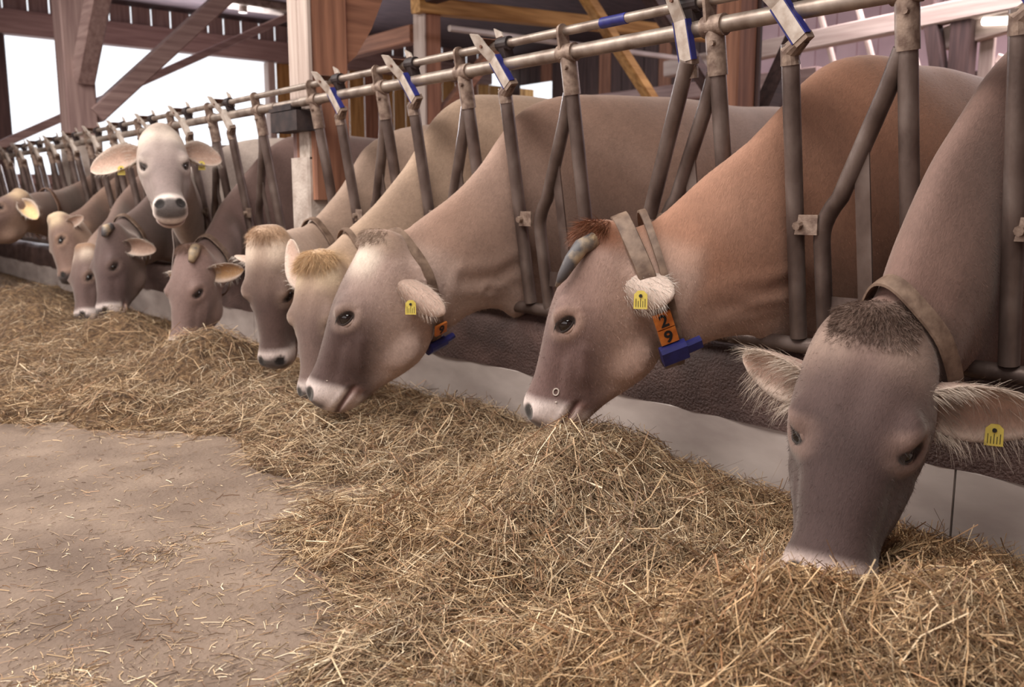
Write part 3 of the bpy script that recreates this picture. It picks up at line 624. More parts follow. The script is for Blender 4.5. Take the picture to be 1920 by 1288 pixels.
    if (fuzz or drool) and lash:
        rt_, dr_ = [], []
        for c, eu, ev, nn, k_ in lash:
            for p in np.linspace(.08*PI, .95*PI, 34):
                x = .034*math.cos(p); y = .021*math.sin(p); rt_.append(c+(eu*x+ev*y)*k_+nn*(.010-.4*x*x/.03)*k_); dr_.append(nn*.8-ev*.35+eu*x*12+V(0, 0, -.15))
        strands('eyelashes', np.array(rt_), np.array(dr_), np.full(len(rt_), .022), np.full(len(rt_), .0011), np.full((len(rt_), 3), .02), C, .1, 2, grav=.3)
    # ---- ear fringe
    r = np.random.default_rng(hash(key) % 1000 if not isinstance(key, str) else sum(map(ord, key)))
    if earhair:
        rt_, dr_ = [], []
        for g in eg:
            for _ in range(int(earhair*2.2)):
                i = int(15*r.uniform(0, 1)**1.5); j = int(r.choice([0, 1, 2, 9, 10, 3, 8, 5])); p = g['G'][0, i, j]+r.normal(0, .003, 3)
                sg = -1 if j < 5 else 1
                rt_.append(p); dr_.append(g['wd']*sg*.55+g['e']*.55+g['q']*.35+V(0, 0, -.25)+r.normal(0, .22, 3))
            for _ in range(int(earhair*2.0)):
                i = int(r.integers(0, 6)); j = int(r.integers(0, 11)); p = g['G'][0, i, j]+r.normal(0, .003, 3)
                rt_.append(p); dr_.append(g['e']*.85+g['q']*.45+g['wd']*(j-5)*.05+V(0, 0, -.2)+r.normal(0, .16, 3))
            for _ in range(outfur):
                i = int(r.integers(0, 15)); j = int(r.integers(0, 11)); p = g['G'][1, i, j]
                rt_.append(p); dr_.append(g['e']*.8-g['q']*.30+g['wd']*(j-5)*.06+V(0, 0, -.35)+r.normal(0, .15, 3))
        rt_ = np.array(rt_); n = len(rt_)
        cc = np.array(haircol)[None]*r.uniform(.62, 1.0, (n, 1))
        strands('ear_hair', rt_, np.array(dr_), r.uniform(*hairlen, n), np.full(n, .0011), cc, C, .4, 3)
    if tuft:
        cand = np.where((l > -.075) & (l < tl[0]) & (A < .145) & (t > -.07) & (np.arange(nv) < nv))[0]; wgt = sstep(tl[0], tl[0]-.09, l[cand]+.02*n2[cand]+.35*np.maximum(0, A[cand]-.09)); pk = r.choice(cand, tuft, p=wgt/wgt.sum()); n = tuft; b = s_[pk]
        dr_ = vn[pk]*.55+H.a[None]*(.75+.0*b[:, None])+H.s[None]*(b*2.2+r.normal(0, .25, n))[:, None]+r.normal(0, .14, (n, 3))
        fd = sstep(tl[0]-.11, tl[0], l[pk])[:, None]*.75; cc = (np.array(poll)[None]*(1-fd)+col[pk]*fd)*r.uniform(.6, 1.3, (n, 1)); strands('forelock', v[pk]+r.normal(0, .002, (n, 3)), dr_, r.uniform(.6, 1, n)*tl[1], np.full(n, .0013), cc, C, .45, 5, grav=.15)
    if horns:
        for pts, rr in horns: link('horn', MB().tube([H.w(*p) for p in pts], [x*L for x in rr], 12), M['horn'], C, smooth=True)
    for spec in (collar or ()):
        u0, wdc, mt = spec['u'], spec.get('w', .042), spec.get('mat', 'leather')
        K = 56; g = spec.get('grow', .012)
        if 'pts' in spec:
            cpt, tpt, hw_ = V(*spec['pts'][0]), V(*spec['pts'][1]), spec['hw']; lat = nrm(np.cross(cpt-tpt, N.frame(u0)[3])); lat = N.frame(u0)[3]
        else: cpt, tpt, hw_, lat = N.frame(u0); tl = spec.get('tilt', 0)
        m_ = (cpt+tpt)/2; d = (cpt-tpt)/2; lat = nrm(lat-d*(lat@d)/(d@d)); ax = nrm(np.cross(d, lat)); dl = np.linalg.norm(d)+g; hw_ = hw_+g; dn_ = nrm(d)
        def RP(ph, gr=0): return m_+dn_*(dl+gr)*sgnpow(np.cos(ph), .9)+lat*(hw_+gr)*sgnpow(np.sin(ph), .9)*(.68+.32*sstep(1, .2, np.cos(ph)))
        R = []
        for p in np.arange(K)*2*PI/K+.001:
            c = RP(p); o_ = nrm(RP(p, .01)-c); R.append(np.array([c-ax*wdc/2, c+ax*wdc/2, c+ax*wdc/2*.9+o_*.006, c+o_*.007, c-ax*wdc/2*.9+o_*.006]))
        R.append(R[0]); cb = MB(); cb.rings(R, cap=False); CO = link('collar', cb, M[mt], C, smooth=True, sharp=40)
        def place(ph, along=0):
            c = RP(ph); o_ = nrm(RP(ph, .01)-c); tg = nrm(RP(ph+.02)-RP(ph-.02)); o_ = nrm(np.cross(ax, tg)) if np.cross(ax, tg)@o_ > 0 else -nrm(np.cross(ax, tg)); return c, o_, tg
        for ph, digit in spec.get('plates', ()):
            c, o_, tg = place(ph); upd = -tg if (-tg)@V(0, 0, 1) > 0 else tg
            pb = MB().plate([(-.0225, -.026), (-.0225, .026), (.0225, .026), (.0225, -.026)], o_, upd, c+o_*.013, .009); PL = link('number_plate', pb, M['orange_tag'], CO)
            rd = np.cross(upd, o_); cu = bpy.data.curves.new('digit', 'FONT'); cu.body = digit; cu.size = .050; cu.align_x = 'CENTER'; cu.align_y = 'CENTER'; cu.extrude = .0008; cu.offset = .0012
            to = bpy.data.objects.new('digit', cu); COL.objects.link(to); dme = bpy.data.meshes.new_from_object(to.evaluated_get(bpy.context.evaluated_depsgraph_get())); bpy.data.objects.remove(to)
            dv = np.array([tuple(q.co) for q in dme.vertices]); dv[:, :2] -= (dv[:, :2].max(0)+dv[:, :2].min(0))/2; wv = c+o_*.0182+np.outer(dv[:, 0], rd)+np.outer(dv[:, 1], upd)+np.outer(dv[:, 2], o_)
            q = MB(); q.v = [tuple(a) for a in wv]; q.f = [tuple(p.vertices) for p in dme.polygons]; q.m = [0]*len(q.f); DG = link('numeral', q, M['ink'], PL)
            # numeral stays one level under the plate's collar
            DG.parent = CO; PLo = PL
        for ph in spec.get('buckle', ()):
            c, o_, tg = place(ph); bb = MB(); bb.beam(c+o_*.018-ax*.036, c+o_*.018+ax*.040, .062, .036, o_, ch=.009); bb.beam(c+o_*.018+ax*.03, c+o_*.014+ax*.085, .040, .024, o_, ch=.007); link('buckle', bb, M['blue'], CO)
    for gi, u, vv_, sz in tags:
        g = eg[gi]; i = int(round(u*16)); cd = nrm(V(0, 0, .8)-g['G'][0, i, 5]); sq = 1 if g['q']@cd > 0 else -1; pj = [g['G'][0 if sq > 0 else 1, i, int(round((k+1)*5))] for k in (-abs(vv_), abs(vv_))]; p = min(pj, key=lambda a: a[2]); o_ = nrm(nrm(-p+V(0, 0, .6))*.8+g['q']*.5*sq); o_ = nrm(o_-V(0, 0, o_[2]*.7))
        p = p+o_*.016; dnv = nrm(V(0, 0, -1)-o_*(V(0, 0, -1)@o_)+V(0, sz, 0)*.0)
        tb = MB().plate([(-.014, -.008), (-.004, -.018), (.036, -.019), (.036, .019), (-.004, .018), (-.014, .008)], o_, dnv, p+o_*.010, .0025)
        T = link('ear_tag', tb, M['yellow_tag'], C); lb = MB()
        sdv = np.cross(o_, dnv)
        for k in range(5): lb.beam(p+o_*.0118+dnv*.031+sdv*(-.0125+.00625*k), p+o_*.0118+dnv*(.008+.006*(k % 2))+sdv*(-.0125+.00625*k), .0015, .0006, o_)
        lb.tube([p+o_*.008, p+o_*.014], .005, 8); link('tag_marks', lb, M['ink'], T)
    for sl, st_, sr, ring_ in spots:
        k = np.where((np.hypot(l-sl, t-st_) < .022) & (s_ < 0))[0]; c = v[k].mean(0); nn_ = nrm(vn[k].mean(0)); tu = nrm(np.cross(nn_, H.a)); tv_ = np.cross(nn_, tu); sb = MB()
        if ring_: sb.tube([c+nn_*.002+tu*math.cos(q)*sr*.8+tv_*math.sin(q)*sr for q in np.linspace(0, 2*PI, 15)], .0022, 6, cap=False)
        else: sb.ball(c, (sr, sr, sr*.6), 8, 6)
        link('foam_speck', sb, M['clip'], C, label='white foam speck on the nose')
    if drool:
        c = H.w(.985, -.19, 0); link('drool', MB().tube([c, c+V(.005, 0, -.1), c+V(-.012, .01, -.22), c+V(-.004, .01, -drool)], [.003, .0018, .0016, .003], 6), M['strip'], C, label='hanging thread of drool')
    if fuzz:                                                    # short hair over head, neck and shoulder
        fq = np.array([p for p in polys if len(p) == 4 and max(p) < nv], int); ctr = v[fq].mean(1); keep = ctr[:, 0] < 3.5
        fq = fq[keep]; a_ = v[fq[:, 2]]-v[fq[:, 0]]; b_ = v[fq[:, 3]]-v[fq[:, 1]]; nn = np.cross(a_, b_); ar = np.linalg.norm(nn, axis=1)/2; nn /= np.maximum(2*ar, 1e-12)[:, None]
        pick = r.choice(len(fq), fuzz, p=ar/ar.sum()); w4 = r.dirichlet((1, 1, 1, 1), fuzz); rt_ = (v[fq[pick]]*w4[:, :, None]).sum(1); cl = (col[fq[pick]]*w4[:, :, None]).sum(1)
        l2, t2, s2 = H.loc(rt_); ok = ~((np.hypot((l2-EYE[0])*.75, t2-EYE[1]) < .075) & (np.abs(s2) > .05)) & ~((l2 > .90) & (t2 > -.6))
        rt_, cl, nn, pick = rt_[ok], cl[ok], nn[pick][ok], None
        flow = np.where((l2[ok] > .02)[:, None]*(l2[ok] < 1.1)[:, None]*(t2[ok] > -.6)[:, None], -H.a*.2+V(0, 0, -.6), V(.5, 0, -.75)); n = len(rt_)
        dr_ = nn*.30+flow*.9+r.normal(0, .16, (n, 3)); cc = cl*r.uniform(.68, 1.42, (n, 1))
        strands('short_hair', rt_-nn*.001, dr_, r.uniform(.005, .011, n), np.full(n, .0008), cc, C, .3, 9, seg=1, grav=.2)
    return C
S = srgb
TAN = dict(base=S(150, 112, 92), faced=S(116, 92, 84), light=S(186, 154, 136))
# saddle-tan cow with the number 29
cow('B', 'tan horned cow with orange plates 29 and blue buckle on a double collar', (1.845, 1.865, .80), (1.725, 1.955, .235), (-.74, .66, .13),
    [((1.975, 1.755, .835), (2.05, 1.69, .44), .108), ((2.09, 1.66, .965), (2.12, 1.645, .475), .100), ((2.217, 1.60, 1.069), (2.235, 1.585, .49), .094), ((2.353, 1.575, 1.181), (2.34, 1.575, .445), .096),
     ((2.48, 1.57, 1.27), (2.43, 1.57, .455), .125), ((2.64, 1.57, 1.335), (2.58, 1.57, .42), .175), ((2.834, 1.57, 1.362), (2.80, 1.57, .45), .22), ((3.05, 1.57, 1.352), (3.0, 1.57, .49), .25)],
    1.57, S(146, 103, 81), S(100, 77, 73), S(186, 156, 140), S(116, 72, 50), [(-1, (.02, -.86, .50), (.25, -.45, -.80), .20, .135, .0), (1, (.0, -.5, .9), (.5, .3, .6), .18, .12, .2)],
    .013, horns=[([(.03, -.02, -.135), (.075, .035, -.165), (.15, .065, -.180), (.23, .085, -.172), (.29, .100, -.150)], [.043, .041, .036, .026, .008]), ([(.02, -.05, .13), (.06, -.01, .165), (.12, .015, .175), (.17, .03, .17)], [.038, .034, .026, .008])],
    collar=[dict(u=1.0, pts=((1.90, 1.80, .838), (2.035, 1.715, .425)), hw=.112, w=.05, mat='leather', plates=((1.83, '2'), (2.045, '9')), buckle=(2.33,)), dict(u=1.0, pts=((1.955, 1.765, .850), (2.05, 1.70, .43)), hw=.106, w=.022, mat='leather')],
    tags=[(0, .55, .4, 1)], tuft=2600, tl=(.055, .055), folds=[([(2.05, 1.52, .64), (2.2, 1.49, .63), (2.33, 1.475, .66)], .012, .02), ([(2.1, 1.55, .54), (2.22, 1.5, .58), (2.32, 1.47, .575)], .010, .015), ([(2.2, 1.50, .50), (2.3, 1.49, .53), (2.38, 1.47, .53)], .008, .012)], fuzz=70000, hb=S(152, 124, 113), outer=S(196, 176, 164), outfur=800, haircol=S(226, 212, 200), spots=((.80, -.03, .010, True), (.845, -.05, .004, False)))
# grey-tan cow with the number 9
cow('C', 'grey tan cow with orange plate 9 and one plain leather collar', (1.685, 2.825, .755), (1.505, 2.925, .155), (-.83, .46, .2),
    [((1.80, 2.825, .775), (1.985, 2.785, .40), .108), ((1.913, 2.80, .85), (2.06, 2.775, .44), .102), ((2.03, 2.78, .93), (2.14, 2.765, .462), .096), ((2.14, 2.765, 1.03), (2.225, 2.765, .46), .092), ((2.28, 2.765, 1.19), (2.31, 2.765, .415), .096),
     ((2.41, 2.77, 1.275), (2.40, 2.77, .44), .125), ((2.60, 2.77, 1.322), (2.55, 2.77, .42), .18), ((2.82, 2.77, 1.34), (2.80, 2.77, .45), .225), ((3.05, 2.77, 1.35), (3.0, 2.77, .48), .255)],
    2.77, S(144, 114, 98), S(74, 55, 52), S(188, 164, 152), S(150, 128, 112), [(-1, (.20, -.86, .46), (.13, -.45, -.85), .255, .115, .0), (1, (-.75, -.35, .55), (.3, .6, .6), .20, .12, .0)],
    .0131, collar=[dict(u=1.0, pts=((1.775, 2.815, .775), (1.90, 2.82, .365)), hw=.142, w=.042, mat='leather', plates=((2.22, '9'),), buckle=(2.74,))],
    tags=[(0, .50, .5, 1)], tuft=1600, tl=(.06, .028), white=S(214, 200, 184), folds=[([(2.0, 2.70, .60), (2.15, 2.675, .60), (2.24, 2.67, .64), (2.34, 2.66, .65)], .008, .024), ([(2.12, 2.69, .55), (2.22, 2.675, .53), (2.3, 2.67, .50)], .008, .014)], fuzz=60000, hb=S(168, 144, 134), outer=S(178, 152, 138), outfur=700, haircol=S(204, 184, 170), spots=((.83, .0, .004, False),))
# cow in front on the right
cow('A', 'grey brown cow facing forward, nearest, muzzle deep in the hay', (1.925, 1.025, .625), (1.625, .945, .06), (-.90, -.40, .42),
    [((1.99, 1.02, .74), (2.13, 1.01, .36), .105), ((2.05, 1.01, .87), (2.2, 1.0, .42), .10), ((2.14, 1.0, 1.01), (2.27, .995, .45), .094), ((2.27, .995, 1.13), (2.33, .995, .46), .094),
     ((2.42, .99, 1.24), (2.42, .99, .44), .125), ((2.60, .99, 1.32), (2.56, .99, .42), .175), ((2.82, .99, 1.35), (2.80, .99, .45), .22), ((3.05, .99, 1.35), (3.0, .99, .49), .25)],
    .99, S(108, 82, 74), S(66, 50, 48), S(160, 132, 120), S(104, 84, 74), [(-1, (-.02, -.22, .97), (.62, .55, .2), .30, .165, .2), (1, (-.12, -.25, .97), (.65, .5, .2), .225, .15, .0)],
    .0131, collar=[dict(u=1.0, pts=((1.965, 1.02, .70), (2.14, .995, .39)), hw=.108, w=.045, mat='leather')], tags=[(0, .6, .5, 1)], tuft=5000, tl=(.15, .020), white=S(146, 124, 112), muzzle=S(196, 176, 168), fuzz=70000, earhair=520, wide=1.13, hairlen=(.02, .066), hb=S(100, 78, 72), haircol=S(214, 196, 180))
# the second row of heads, going away
cow('D', 'cow with a cream curly poll hidden behind the number 9 cow', (1.70, 3.30, .66), (1.64, 3.22, .10), (-.88, -.42, .1),
    [((1.83, 3.325, .745), (1.93, 3.34, .38), .105), ((2.01, 3.35, .875), (2.1, 3.36, .44), .098), ((2.19, 3.37, 1.047), (2.23, 3.37, .47), .092), ((2.307, 3.37, 1.212), (2.33, 3.37, .44), .097),
     ((2.395, 3.37, 1.30), (2.42, 3.37, .43), .13), ((2.544, 3.37, 1.372), (2.56, 3.37, .42), .18), ((2.798, 3.37, 1.395), (2.8, 3.37, .45), .225), ((3.05, 3.37, 1.39), (3.0, 3.37, .48), .255)],
    3.37, S(158, 132, 112), S(104, 84, 78), S(196, 170, 148), S(192, 158, 120), [(-1, (.1, -.5, .8), (.5, .3, .6), .18, .10, .2), (1, (-.80, -.10, .50), (.2, .9, .1), .25, .13, -.1)],
    .016, collar=[dict(u=1.2, w=.026, mat='leather', grow=.008)], tuft=2200, tl=(.13, .055), white=S(206, 184, 156), backz=1.39, earhair=120)
cow('E', 'cow with pale forehead and white muzzle ring beside the concrete pier', (1.665, 3.695, .745), (1.685, 3.665, .165), (-.80, -.60, .05),
    [((1.80, 3.80, .76), (1.93, 3.85, .40), .105), ((2.01, 3.91, .80), (2.08, 3.94, .44), .10), ((2.213, 3.98, .963), (2.22, 3.985, .46), .094), ((2.346, 3.995, 1.149), (2.33, 3.995, .43), .096),
     ((2.476, 4.0, 1.233), (2.45, 4.0, .42), .13), ((2.605, 4.0, 1.274), (2.6, 4.0, .42), .18), ((2.8, 4.0, 1.30), (2.8, 4.0, .45), .225), ((3.05, 4.0, 1.31), (3.0, 4.0, .48), .255)],
    4.0, S(150, 126, 110), S(80, 61, 57), S(192, 166, 150), S(176, 144, 116), [(-1, (-.1, -.4, .9), (.6, .3, .4), .18, .10, .15), (1, (-.1, -.4, .9), (.6, .3, .4), .18, .10, .15)],
    .016, collar=[dict(u=2.0, w=.042, mat='leather', grow=.010)], tuft=1200, tl=(.09, .03), white=S(210, 190, 172), backz=1.31, earhair=120)
cow('F', 'dark brown cow with short horn buds and collar left of the concrete pier', (1.765, 4.89, .635), (1.645, 4.74, .10), (-.88, -.50, .1),
    [((1.915, 5.02, .69), (1.98, 5.08, .36), .105), ((2.04, 5.14, .80), (2.08, 5.18, .42), .10), ((2.165, 5.27, .93), (2.2, 5.28, .46), .094), ((2.36, 5.30, 1.142), (2.35, 5.30, .43), .097),
     ((2.47, 5.31, 1.235), (2.45, 5.31, .42), .13), ((2.60, 5.31, 1.296), (2.6, 5.31, .42), .18), ((2.8, 5.31, 1.32), (2.8, 5.31, .45), .225), ((3.05, 5.31, 1.32), (3.0, 5.31, .48), .255)],
    5.31, S(92, 70, 66), S(112, 90, 84), S(146, 120, 110), S(126, 98, 84), [(-1, (.0, -.35, .94), (.55, .5, .5), .20, .13, .0), (1, (.0, -.3, .95), (.55, .5, .3), .17, .12, .1)],
    .015, horns=[([(.0, .0, -.10), (.07, .06, -.13), (.16, .085, -.13)], [.05, .05, .028])], collar=[dict(u=1.0, w=.05, mat='leather', grow=.012)], tuft=900, tl=(.08, .035), backz=1.31, earhair=100, eardark=S(190, 150, 110), hb=S(124, 100, 94))
cow('H', 'pale grey cow with raised head staring at the camera over the hay', (1.778, 5.254, 1.290), (1.664, 4.817, .83), (-.25, -.76, .58),
    [((1.88, 5.43, 1.24), (1.88, 5.42, .84), .11), ((2.0, 5.66, 1.15), (2.04, 5.66, .62), .10), ((2.12, 5.85, 1.10), (2.15, 5.86, .54), .094), ((2.28, 5.985, 1.16), (2.28, 5.985, .47), .096),
     ((2.45, 5.99, 1.26), (2.43, 5.99, .44), .13), ((2.62, 5.99, 1.31), (2.6, 5.99, .42), .18), ((2.82, 5.99, 1.33), (2.8, 5.99, .45), .225), ((3.05, 5.99, 1.33), (3.0, 5.99, .48), .255)],
    5.99, S(172, 156, 146), S(128, 112, 108), S(206, 190, 178), S(168, 150, 138), [(-1, (-.20, -.25, .93), (.30, .9, .1), .26, .175, .0), (1, (-.05, -.25, .93), (.30, .9, .1), .31, .18, .1)],
    .014, L=.655, tags=[(0, .42, .55, 1), (1, .42, .65, 1)], white=S(200, 184, 170), backz=1.33, earhair=300, muzzle=S(220, 206, 198), drool=.30)
cow('G', 'dark cow with a raised horn stub and orange square on its collar', (1.70, 6.16, .715), (1.63, 6.02, .16), (-.93, -.30, .12),
    [((1.86, 6.33, .79), (1.93, 6.38, .42), .105), ((2.02, 6.48, .88), (2.06, 6.50, .45), .10), ((2.16, 6.61, .98), (2.2, 6.62, .46), .094), ((2.33, 6.66, 1.14), (2.33, 6.66, .43), .097),
     ((2.46, 6.66, 1.24), (2.45, 6.66, .42), .13), ((2.62, 6.66, 1.30), (2.6, 6.66, .42), .18), ((2.82, 6.66, 1.32), (2.8, 6.66, .45), .225), ((3.05, 6.66, 1.32), (3.0, 6.66, .48), .255)],
    6.66, S(88, 70, 66), S(86, 68, 66), S(134, 112, 104), S(84, 64, 58), [(-1, (.15, -.6, .75), (.3, .6, .6), .20, .13, .2), (1, (.1, -.5, .85), (.5, .3, .6), .17, .09, .2)],
    .017, horns=[([(.0, .0, -.10), (.03, .07, -.13), (.12, .10, -.13)], [.055, .055, .03])], collar=[dict(u=1.0, w=.05, mat='leather', grow=.014, plates=((1.8, '0'),))], backz=1.31, earhair=90)
cow('K', 'cow with pale forehead blotch grazing left of the horn stub cow', (1.63, 6.50, .585), (1.56, 6.29, .11), (-.93, -.36, .1),
    [((1.80, 6.75, .68), (1.88, 6.82, .36), .105), ((1.98, 6.98, .80), (2.04, 7.02, .42), .10), ((2.14, 7.26, .95), (2.18, 7.27, .46), .094), ((2.33, 7.33, 1.14), (2.33, 7.33, .43), .097),
     ((2.46, 7.33, 1.24), (2.45, 7.33, .42), .13), ((2.62, 7.33, 1.30), (2.6, 7.33, .42), .18), ((2.82, 7.33, 1.32), (2.8, 7.33, .45), .225), ((3.05, 7.33, 1.32), (3.0, 7.33, .48), .255)],
    7.33, S(114, 92, 84), S(94, 74, 70), S(160, 132, 116), S(140, 108, 84), [(-1, (.0, -.4, .9), (.6, .3, .4), .17, .09, .1), (1, (.0, -.4, .9), (.6, .3, .4), .17, .09, .1)],
    .017, white=S(196, 176, 158), backz=1.31, earhair=80)
cow('I', 'narrow faced cow with a cream poll, second from the left', (1.715, 7.60, .76), (1.715, 7.27, .30), (-.95, .0, .1),
    [((1.86, 7.72, .79), (1.86, 7.74, .46), .105), ((2.0, 7.78, .86), (2.02, 7.82, .46), .10), ((2.16, 7.95, .98), (2.18, 7.96, .46), .094), ((2.33, 8.0, 1.12), (2.33, 8.0, .43), .097),
     ((2.46, 8.0, 1.22), (2.45, 8.0, .42), .13), ((2.62, 8.0, 1.28), (2.6, 8.0, .42), .18), ((2.82, 8.0, 1.30), (2.8, 8.0, .45), .225), ((3.05, 8.0, 1.30), (3.0, 8.0, .48), .255)],
    8.0, S(118, 94, 84), S(110, 86, 76), S(170, 138, 116), S(214, 190, 158), [(-1, (.1, -.4, .85), (.5, .4, .5), .16, .09, .1), (1, (.1, -.4, .85), (.5, .4, .5), .16, .09, .1)],
    .018, white=S(210, 186, 154), backz=1.30, earhair=80, muzzle=S(126, 100, 88))
cow('J', 'leftmost cow stretching a raised head out past the frame edge', (1.56, 7.93, .965), (1.14, 7.74, .66), (-.60, .0, .8),
    [((1.76, 8.08, .98), (1.72, 8.10, .62), .105), ((1.95, 8.30, 1.0), (1.92, 8.32, .56), .10), ((2.14, 8.58, 1.06), (2.14, 8.58, .50), .094), ((2.33, 8.66, 1.16), (2.33, 8.66, .45), .097),
     ((2.46, 8.66, 1.24), (2.45, 8.66, .42), .13), ((2.62, 8.66, 1.30), (2.6, 8.66, .42), .18), ((2.82, 8.66, 1.32), (2.8, 8.66, .45), .225), ((3.05, 8.66, 1.32), (3.0, 8.66, .48), .255)],
    8.66, S(110, 88, 80), S(104, 82, 74), S(158, 130, 112), S(176, 148, 116), [(-1, (.2, -.75, .6), (.1, .65, .75), .18, .155, .0), (1, (.0, -.4, .9), (.6, .3, .4), .17, .09, .1)],
    .018, white=S(190, 164, 132), backz=1.31, earhair=90, eardark=S(236, 202, 150), collar=[dict(u=1.3, w=.045, mat='dark_leather', grow=.012, plates=((1.9, '1'),))])
# a cow standing behind, only its back in view

# ------------------------------------------------------------------ hay
HEAPS = [(1.72, 1.80, .26, .30, .16), (2.02, 1.95, .22, .28, .09), (1.45, 1.62, .30, .25, .09), (1.34, .90, .22, .22, .12), (1.50, .83, .12, .15, .045), (1.62, .62, .25, .2, .13), (1.85, .85, .2, .2, .07), (1.56, 2.85, .35, .30, .05), (2.0, 2.75, .2, .3, .08),
         (1.50, 3.25, .25, .3, .06), (1.72, 3.75, .3, .3, .06), (1.60, 4.40, .26, .28, .20), (1.85, 4.5, .25, .25, .08), (1.55, 4.85, .3, .3, .05), (1.62, 5.70, .26, .28, .20), (1.9, 5.2, .25, .25, .08), (1.30, 6.35, .30, .45, .20), (1.45, 7.6, .4, .5, .2), (1.05, 7.2, .4, .5, .12), (1.05, 3.95, .15, .2, .10), (.60, 4.0, .12, .16, .14), (.95, 5.3, .3, .4, .08), (1.8, 8.8, .3, .8, .15)]
BND = [(-1, .35), (.6, .55), (1.0, .70), (1.25, .74), (1.41, .76), (1.69, .96), (1.95, 1.02), (2.18, 1.06), (2.42, 1.18), (2.75, 1.34), (3.08, 1.28), (3.45, 1.18), (3.7, .95), (3.95, .75), (4.3, .45), (5.5, .1), (9.5, .2), (14, .5)]
def bnd(y): return np.interp(y, [b[0] for b in BND], [b[1] for b in BND])
def sn2(x, y, f, seed):
    r = np.random.default_rng(seed); o = 0
    for _ in range(7):
        a = r.uniform(0, 6.28); k = f*r.uniform(.6, 1.6); o = o+np.sin((x*math.cos(a)+y*math.sin(a))*k+r.uniform(0, 6.28))
    return o/7
def cover(x, y): return (1-.8*np.exp(-((x-1.14)/.17)**2-((y-1.38)/.14)**2)-.6*np.exp(-((x-1.28)/.16)**2-((y-2.35)/.2)**2))*sstep(-.16, .18, x-bnd(y)+.16*sn2(x, y, 9, 2)+.10*sn2(x, y, 25, 3))
def hgt(x, y):
    c = cover(x, y); h = .018*c
    for hx, hy, sx, sy, hh in HEAPS: h = h+hh*np.exp(-((x-hx)/sx)**2-((y-hy)/sy)**2)*np.clip(c+.25, 0, 1)
    h = h+c*(.030*sn2(x, y, 13, 5)+.030*sn2(x, y, 30, 6)+.016*sn2(x, y, 75, 7))
    h = h*np.where(x > 2.1, 1-.45*sstep(2.1, 2.3, x), 1)
    return np.maximum(h, -.004)
gx = np.concatenate([np.arange(-.4, 2.286, .018)]); gy = np.concatenate([np.arange(.2, 5.0, .018), np.arange(5.0, 13.5, .05)])
X, Y_ = np.meshgrid(gx, gy); Z = hgt(X, Y_)-.004; Z = np.where(cover(X, Y_) < .42, -.02, Z)
v = np.c_[X.ravel(), Y_.ravel(), Z.ravel()]; nx = len(gx); i, j = np.meshgrid(np.arange(nx-1), np.arange(len(gy)-1)); q = (j*nx+i).ravel()
F = np.c_[q, q+1, q+nx+1, q+nx]; keep = (v[F, 2].max(1) > -.015); F = F[keep]
hb = fast_mesh('hay_bed', v, F, M['straw_bed'], np.ones((len(v), 3)), None, 'stuff', 'matted hay heaped along the brown curb', True)
R_ = np.random.default_rng(5)
HAYC = np.array([S(176, 150, 118), S(198, 174, 142), S(218, 200, 172), S(146, 118, 92), S(108, 84, 68), S(138, 118, 94), S(160, 126, 98)])
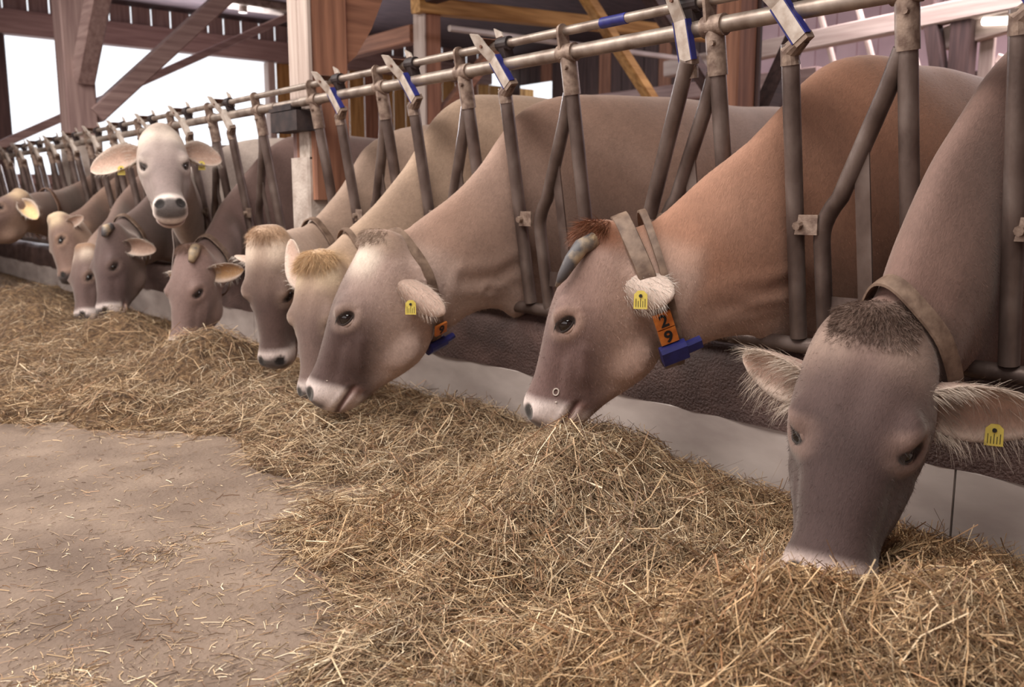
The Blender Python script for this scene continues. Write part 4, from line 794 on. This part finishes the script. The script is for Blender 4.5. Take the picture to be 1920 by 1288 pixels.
def hay(name, N, rmin, rmax, lo, hi, wlo, whi, label, tilt, mode, seed, cmul=1.0):
    r = np.random.default_rng(seed); n = 0; XS, YS = [], []
    while n < N:
        k = N*3; u = r.uniform(0, 1, k); rr = 1/(1/rmin+u*(1/rmax-1/rmin)); th = r.uniform(math.radians(2), math.radians(80), k)
        x = rr*np.sin(th); y = rr*np.cos(th); c = cover(x, y); ok = (x < 2.27) & (x > -.3)
        if mode == 'hay': ok &= r.uniform(0, 1, k) < np.clip(c*1.1, 0, 1)
        else: ok &= r.uniform(0, 1, k) < np.where(c > .9, .05, .10+.9*sstep(.45, .95, sn2(x, y, 6, 21)*.9+sn2(x, y, 15, 22)*.6+.45*sstep(2.4, 1.5, y)*sstep(.9, .2, x)+1.5*sstep(.05, .45, c)))
        XS.append(x[ok]); YS.append(y[ok]); n += ok.sum()
    x = np.concatenate(XS)[:N]; y = np.concatenate(YS)[:N]; z = np.maximum(hgt(x, y), 0)
    az = 3.2*sn2(x, y, 8, 41)+2.2*sn2(x, y, 22, 42)+r.normal(0, .95, N); el = r.normal(0, tilt, N)*(np.clip(cover(x, y), .15, 1) if mode == 'hay' else .15); d = np.c_[np.cos(az)*np.cos(el), np.sin(az)*np.cos(el), np.sin(el)]
    e = .015; d[:, 2] += (hgt(x+d[:, 0]*e, y+d[:, 1]*e)-hgt(x-d[:, 0]*e, y-d[:, 1]*e))/(2*e)*.6; d /= np.linalg.norm(d, axis=1)[:, None]
    ln = r.uniform(lo, hi, N)*r.uniform(.5, 1, N); wd = r.uniform(wlo, whi, N)
    z = z+(r.uniform(-.008, .022, N) if mode == 'hay' else .003)+np.abs(d[:, 2])*ln*.25
    c0 = np.c_[x, y, z]; sd = np.cross(d, r.normal(size=(N, 3))*V(.5, .5, 1)); sd /= np.linalg.norm(sd, axis=1)[:, None]; bd = np.cross(sd, d)*r.normal(0, .16, (N, 1))+sd*r.normal(0, .22, (N, 1)); P = []
    bd[:, 2] = -np.abs(bd[:, 2])*.5
    for t in (-.5, 0, .5):
        c = c0+d*(ln*t)[:, None]+bd*(ln*(t*t-.12))[:, None]*1.4; c[:, 0] = np.minimum(c[:, 0], 2.298); c[:, 2] = np.maximum(c[:, 2], .002); P += [c-sd*(wd/2)[:, None], c+sd*(wd/2)[:, None]]
    P = np.stack(P, 1); b = (np.arange(N)*6)[:, None]; F = np.concatenate([b+np.array([[0, 1, 3, 2]]), b+np.array([[2, 3, 5, 4]])], 0)
    k = np.clip((.5+.9*sn2(x, y, 7, 31)+r.normal(0, .5, N))*.5, 0, .999); ci = HAYC[r.choice(7, N, p=(.24, .2, .11, .16, .1, .1, .09))]
    warm = np.clip(sstep(-.4, .7, sn2(x, y, 5, 33))*.8+.7*sstep(1.2, 2.0, x-.6*(y-1)), 0, 1.3)[:, None]; ci = ci*(1-warm*.22*np.array([.3, .8, 1.4])[None])*r.uniform(.50, 1.36, (N, 1))*cmul
    return fast_mesh(name, P.reshape(-1, 3), F, M['hay'], np.repeat(ci, 6, 0), None, 'stuff', label)
hay('hay', 250000, .95, 9.0, .04, .14, .0009, .0021, 'loose dry hay spread in heaps below the cows', .34, 'hay', 1)
hay('hay_stems', 15000, .95, 7.0, .08, .22, .0018, .0036, 'longer pale straw stems lying on the hay', .30, 'hay', 2, 1.15)
hay('chaff', 45000, .9, 6.0, .003, .013, .0008, .0018, 'fine chaff crumbs dusting the bare floor', .1, 'floor', 4, .95)
hay('straw_litter', 36000, .9, 7.0, .008, .065, .0009, .0024, 'scattered straw bits on the bare dusty floor', .1, 'floor', 3, 1.15)
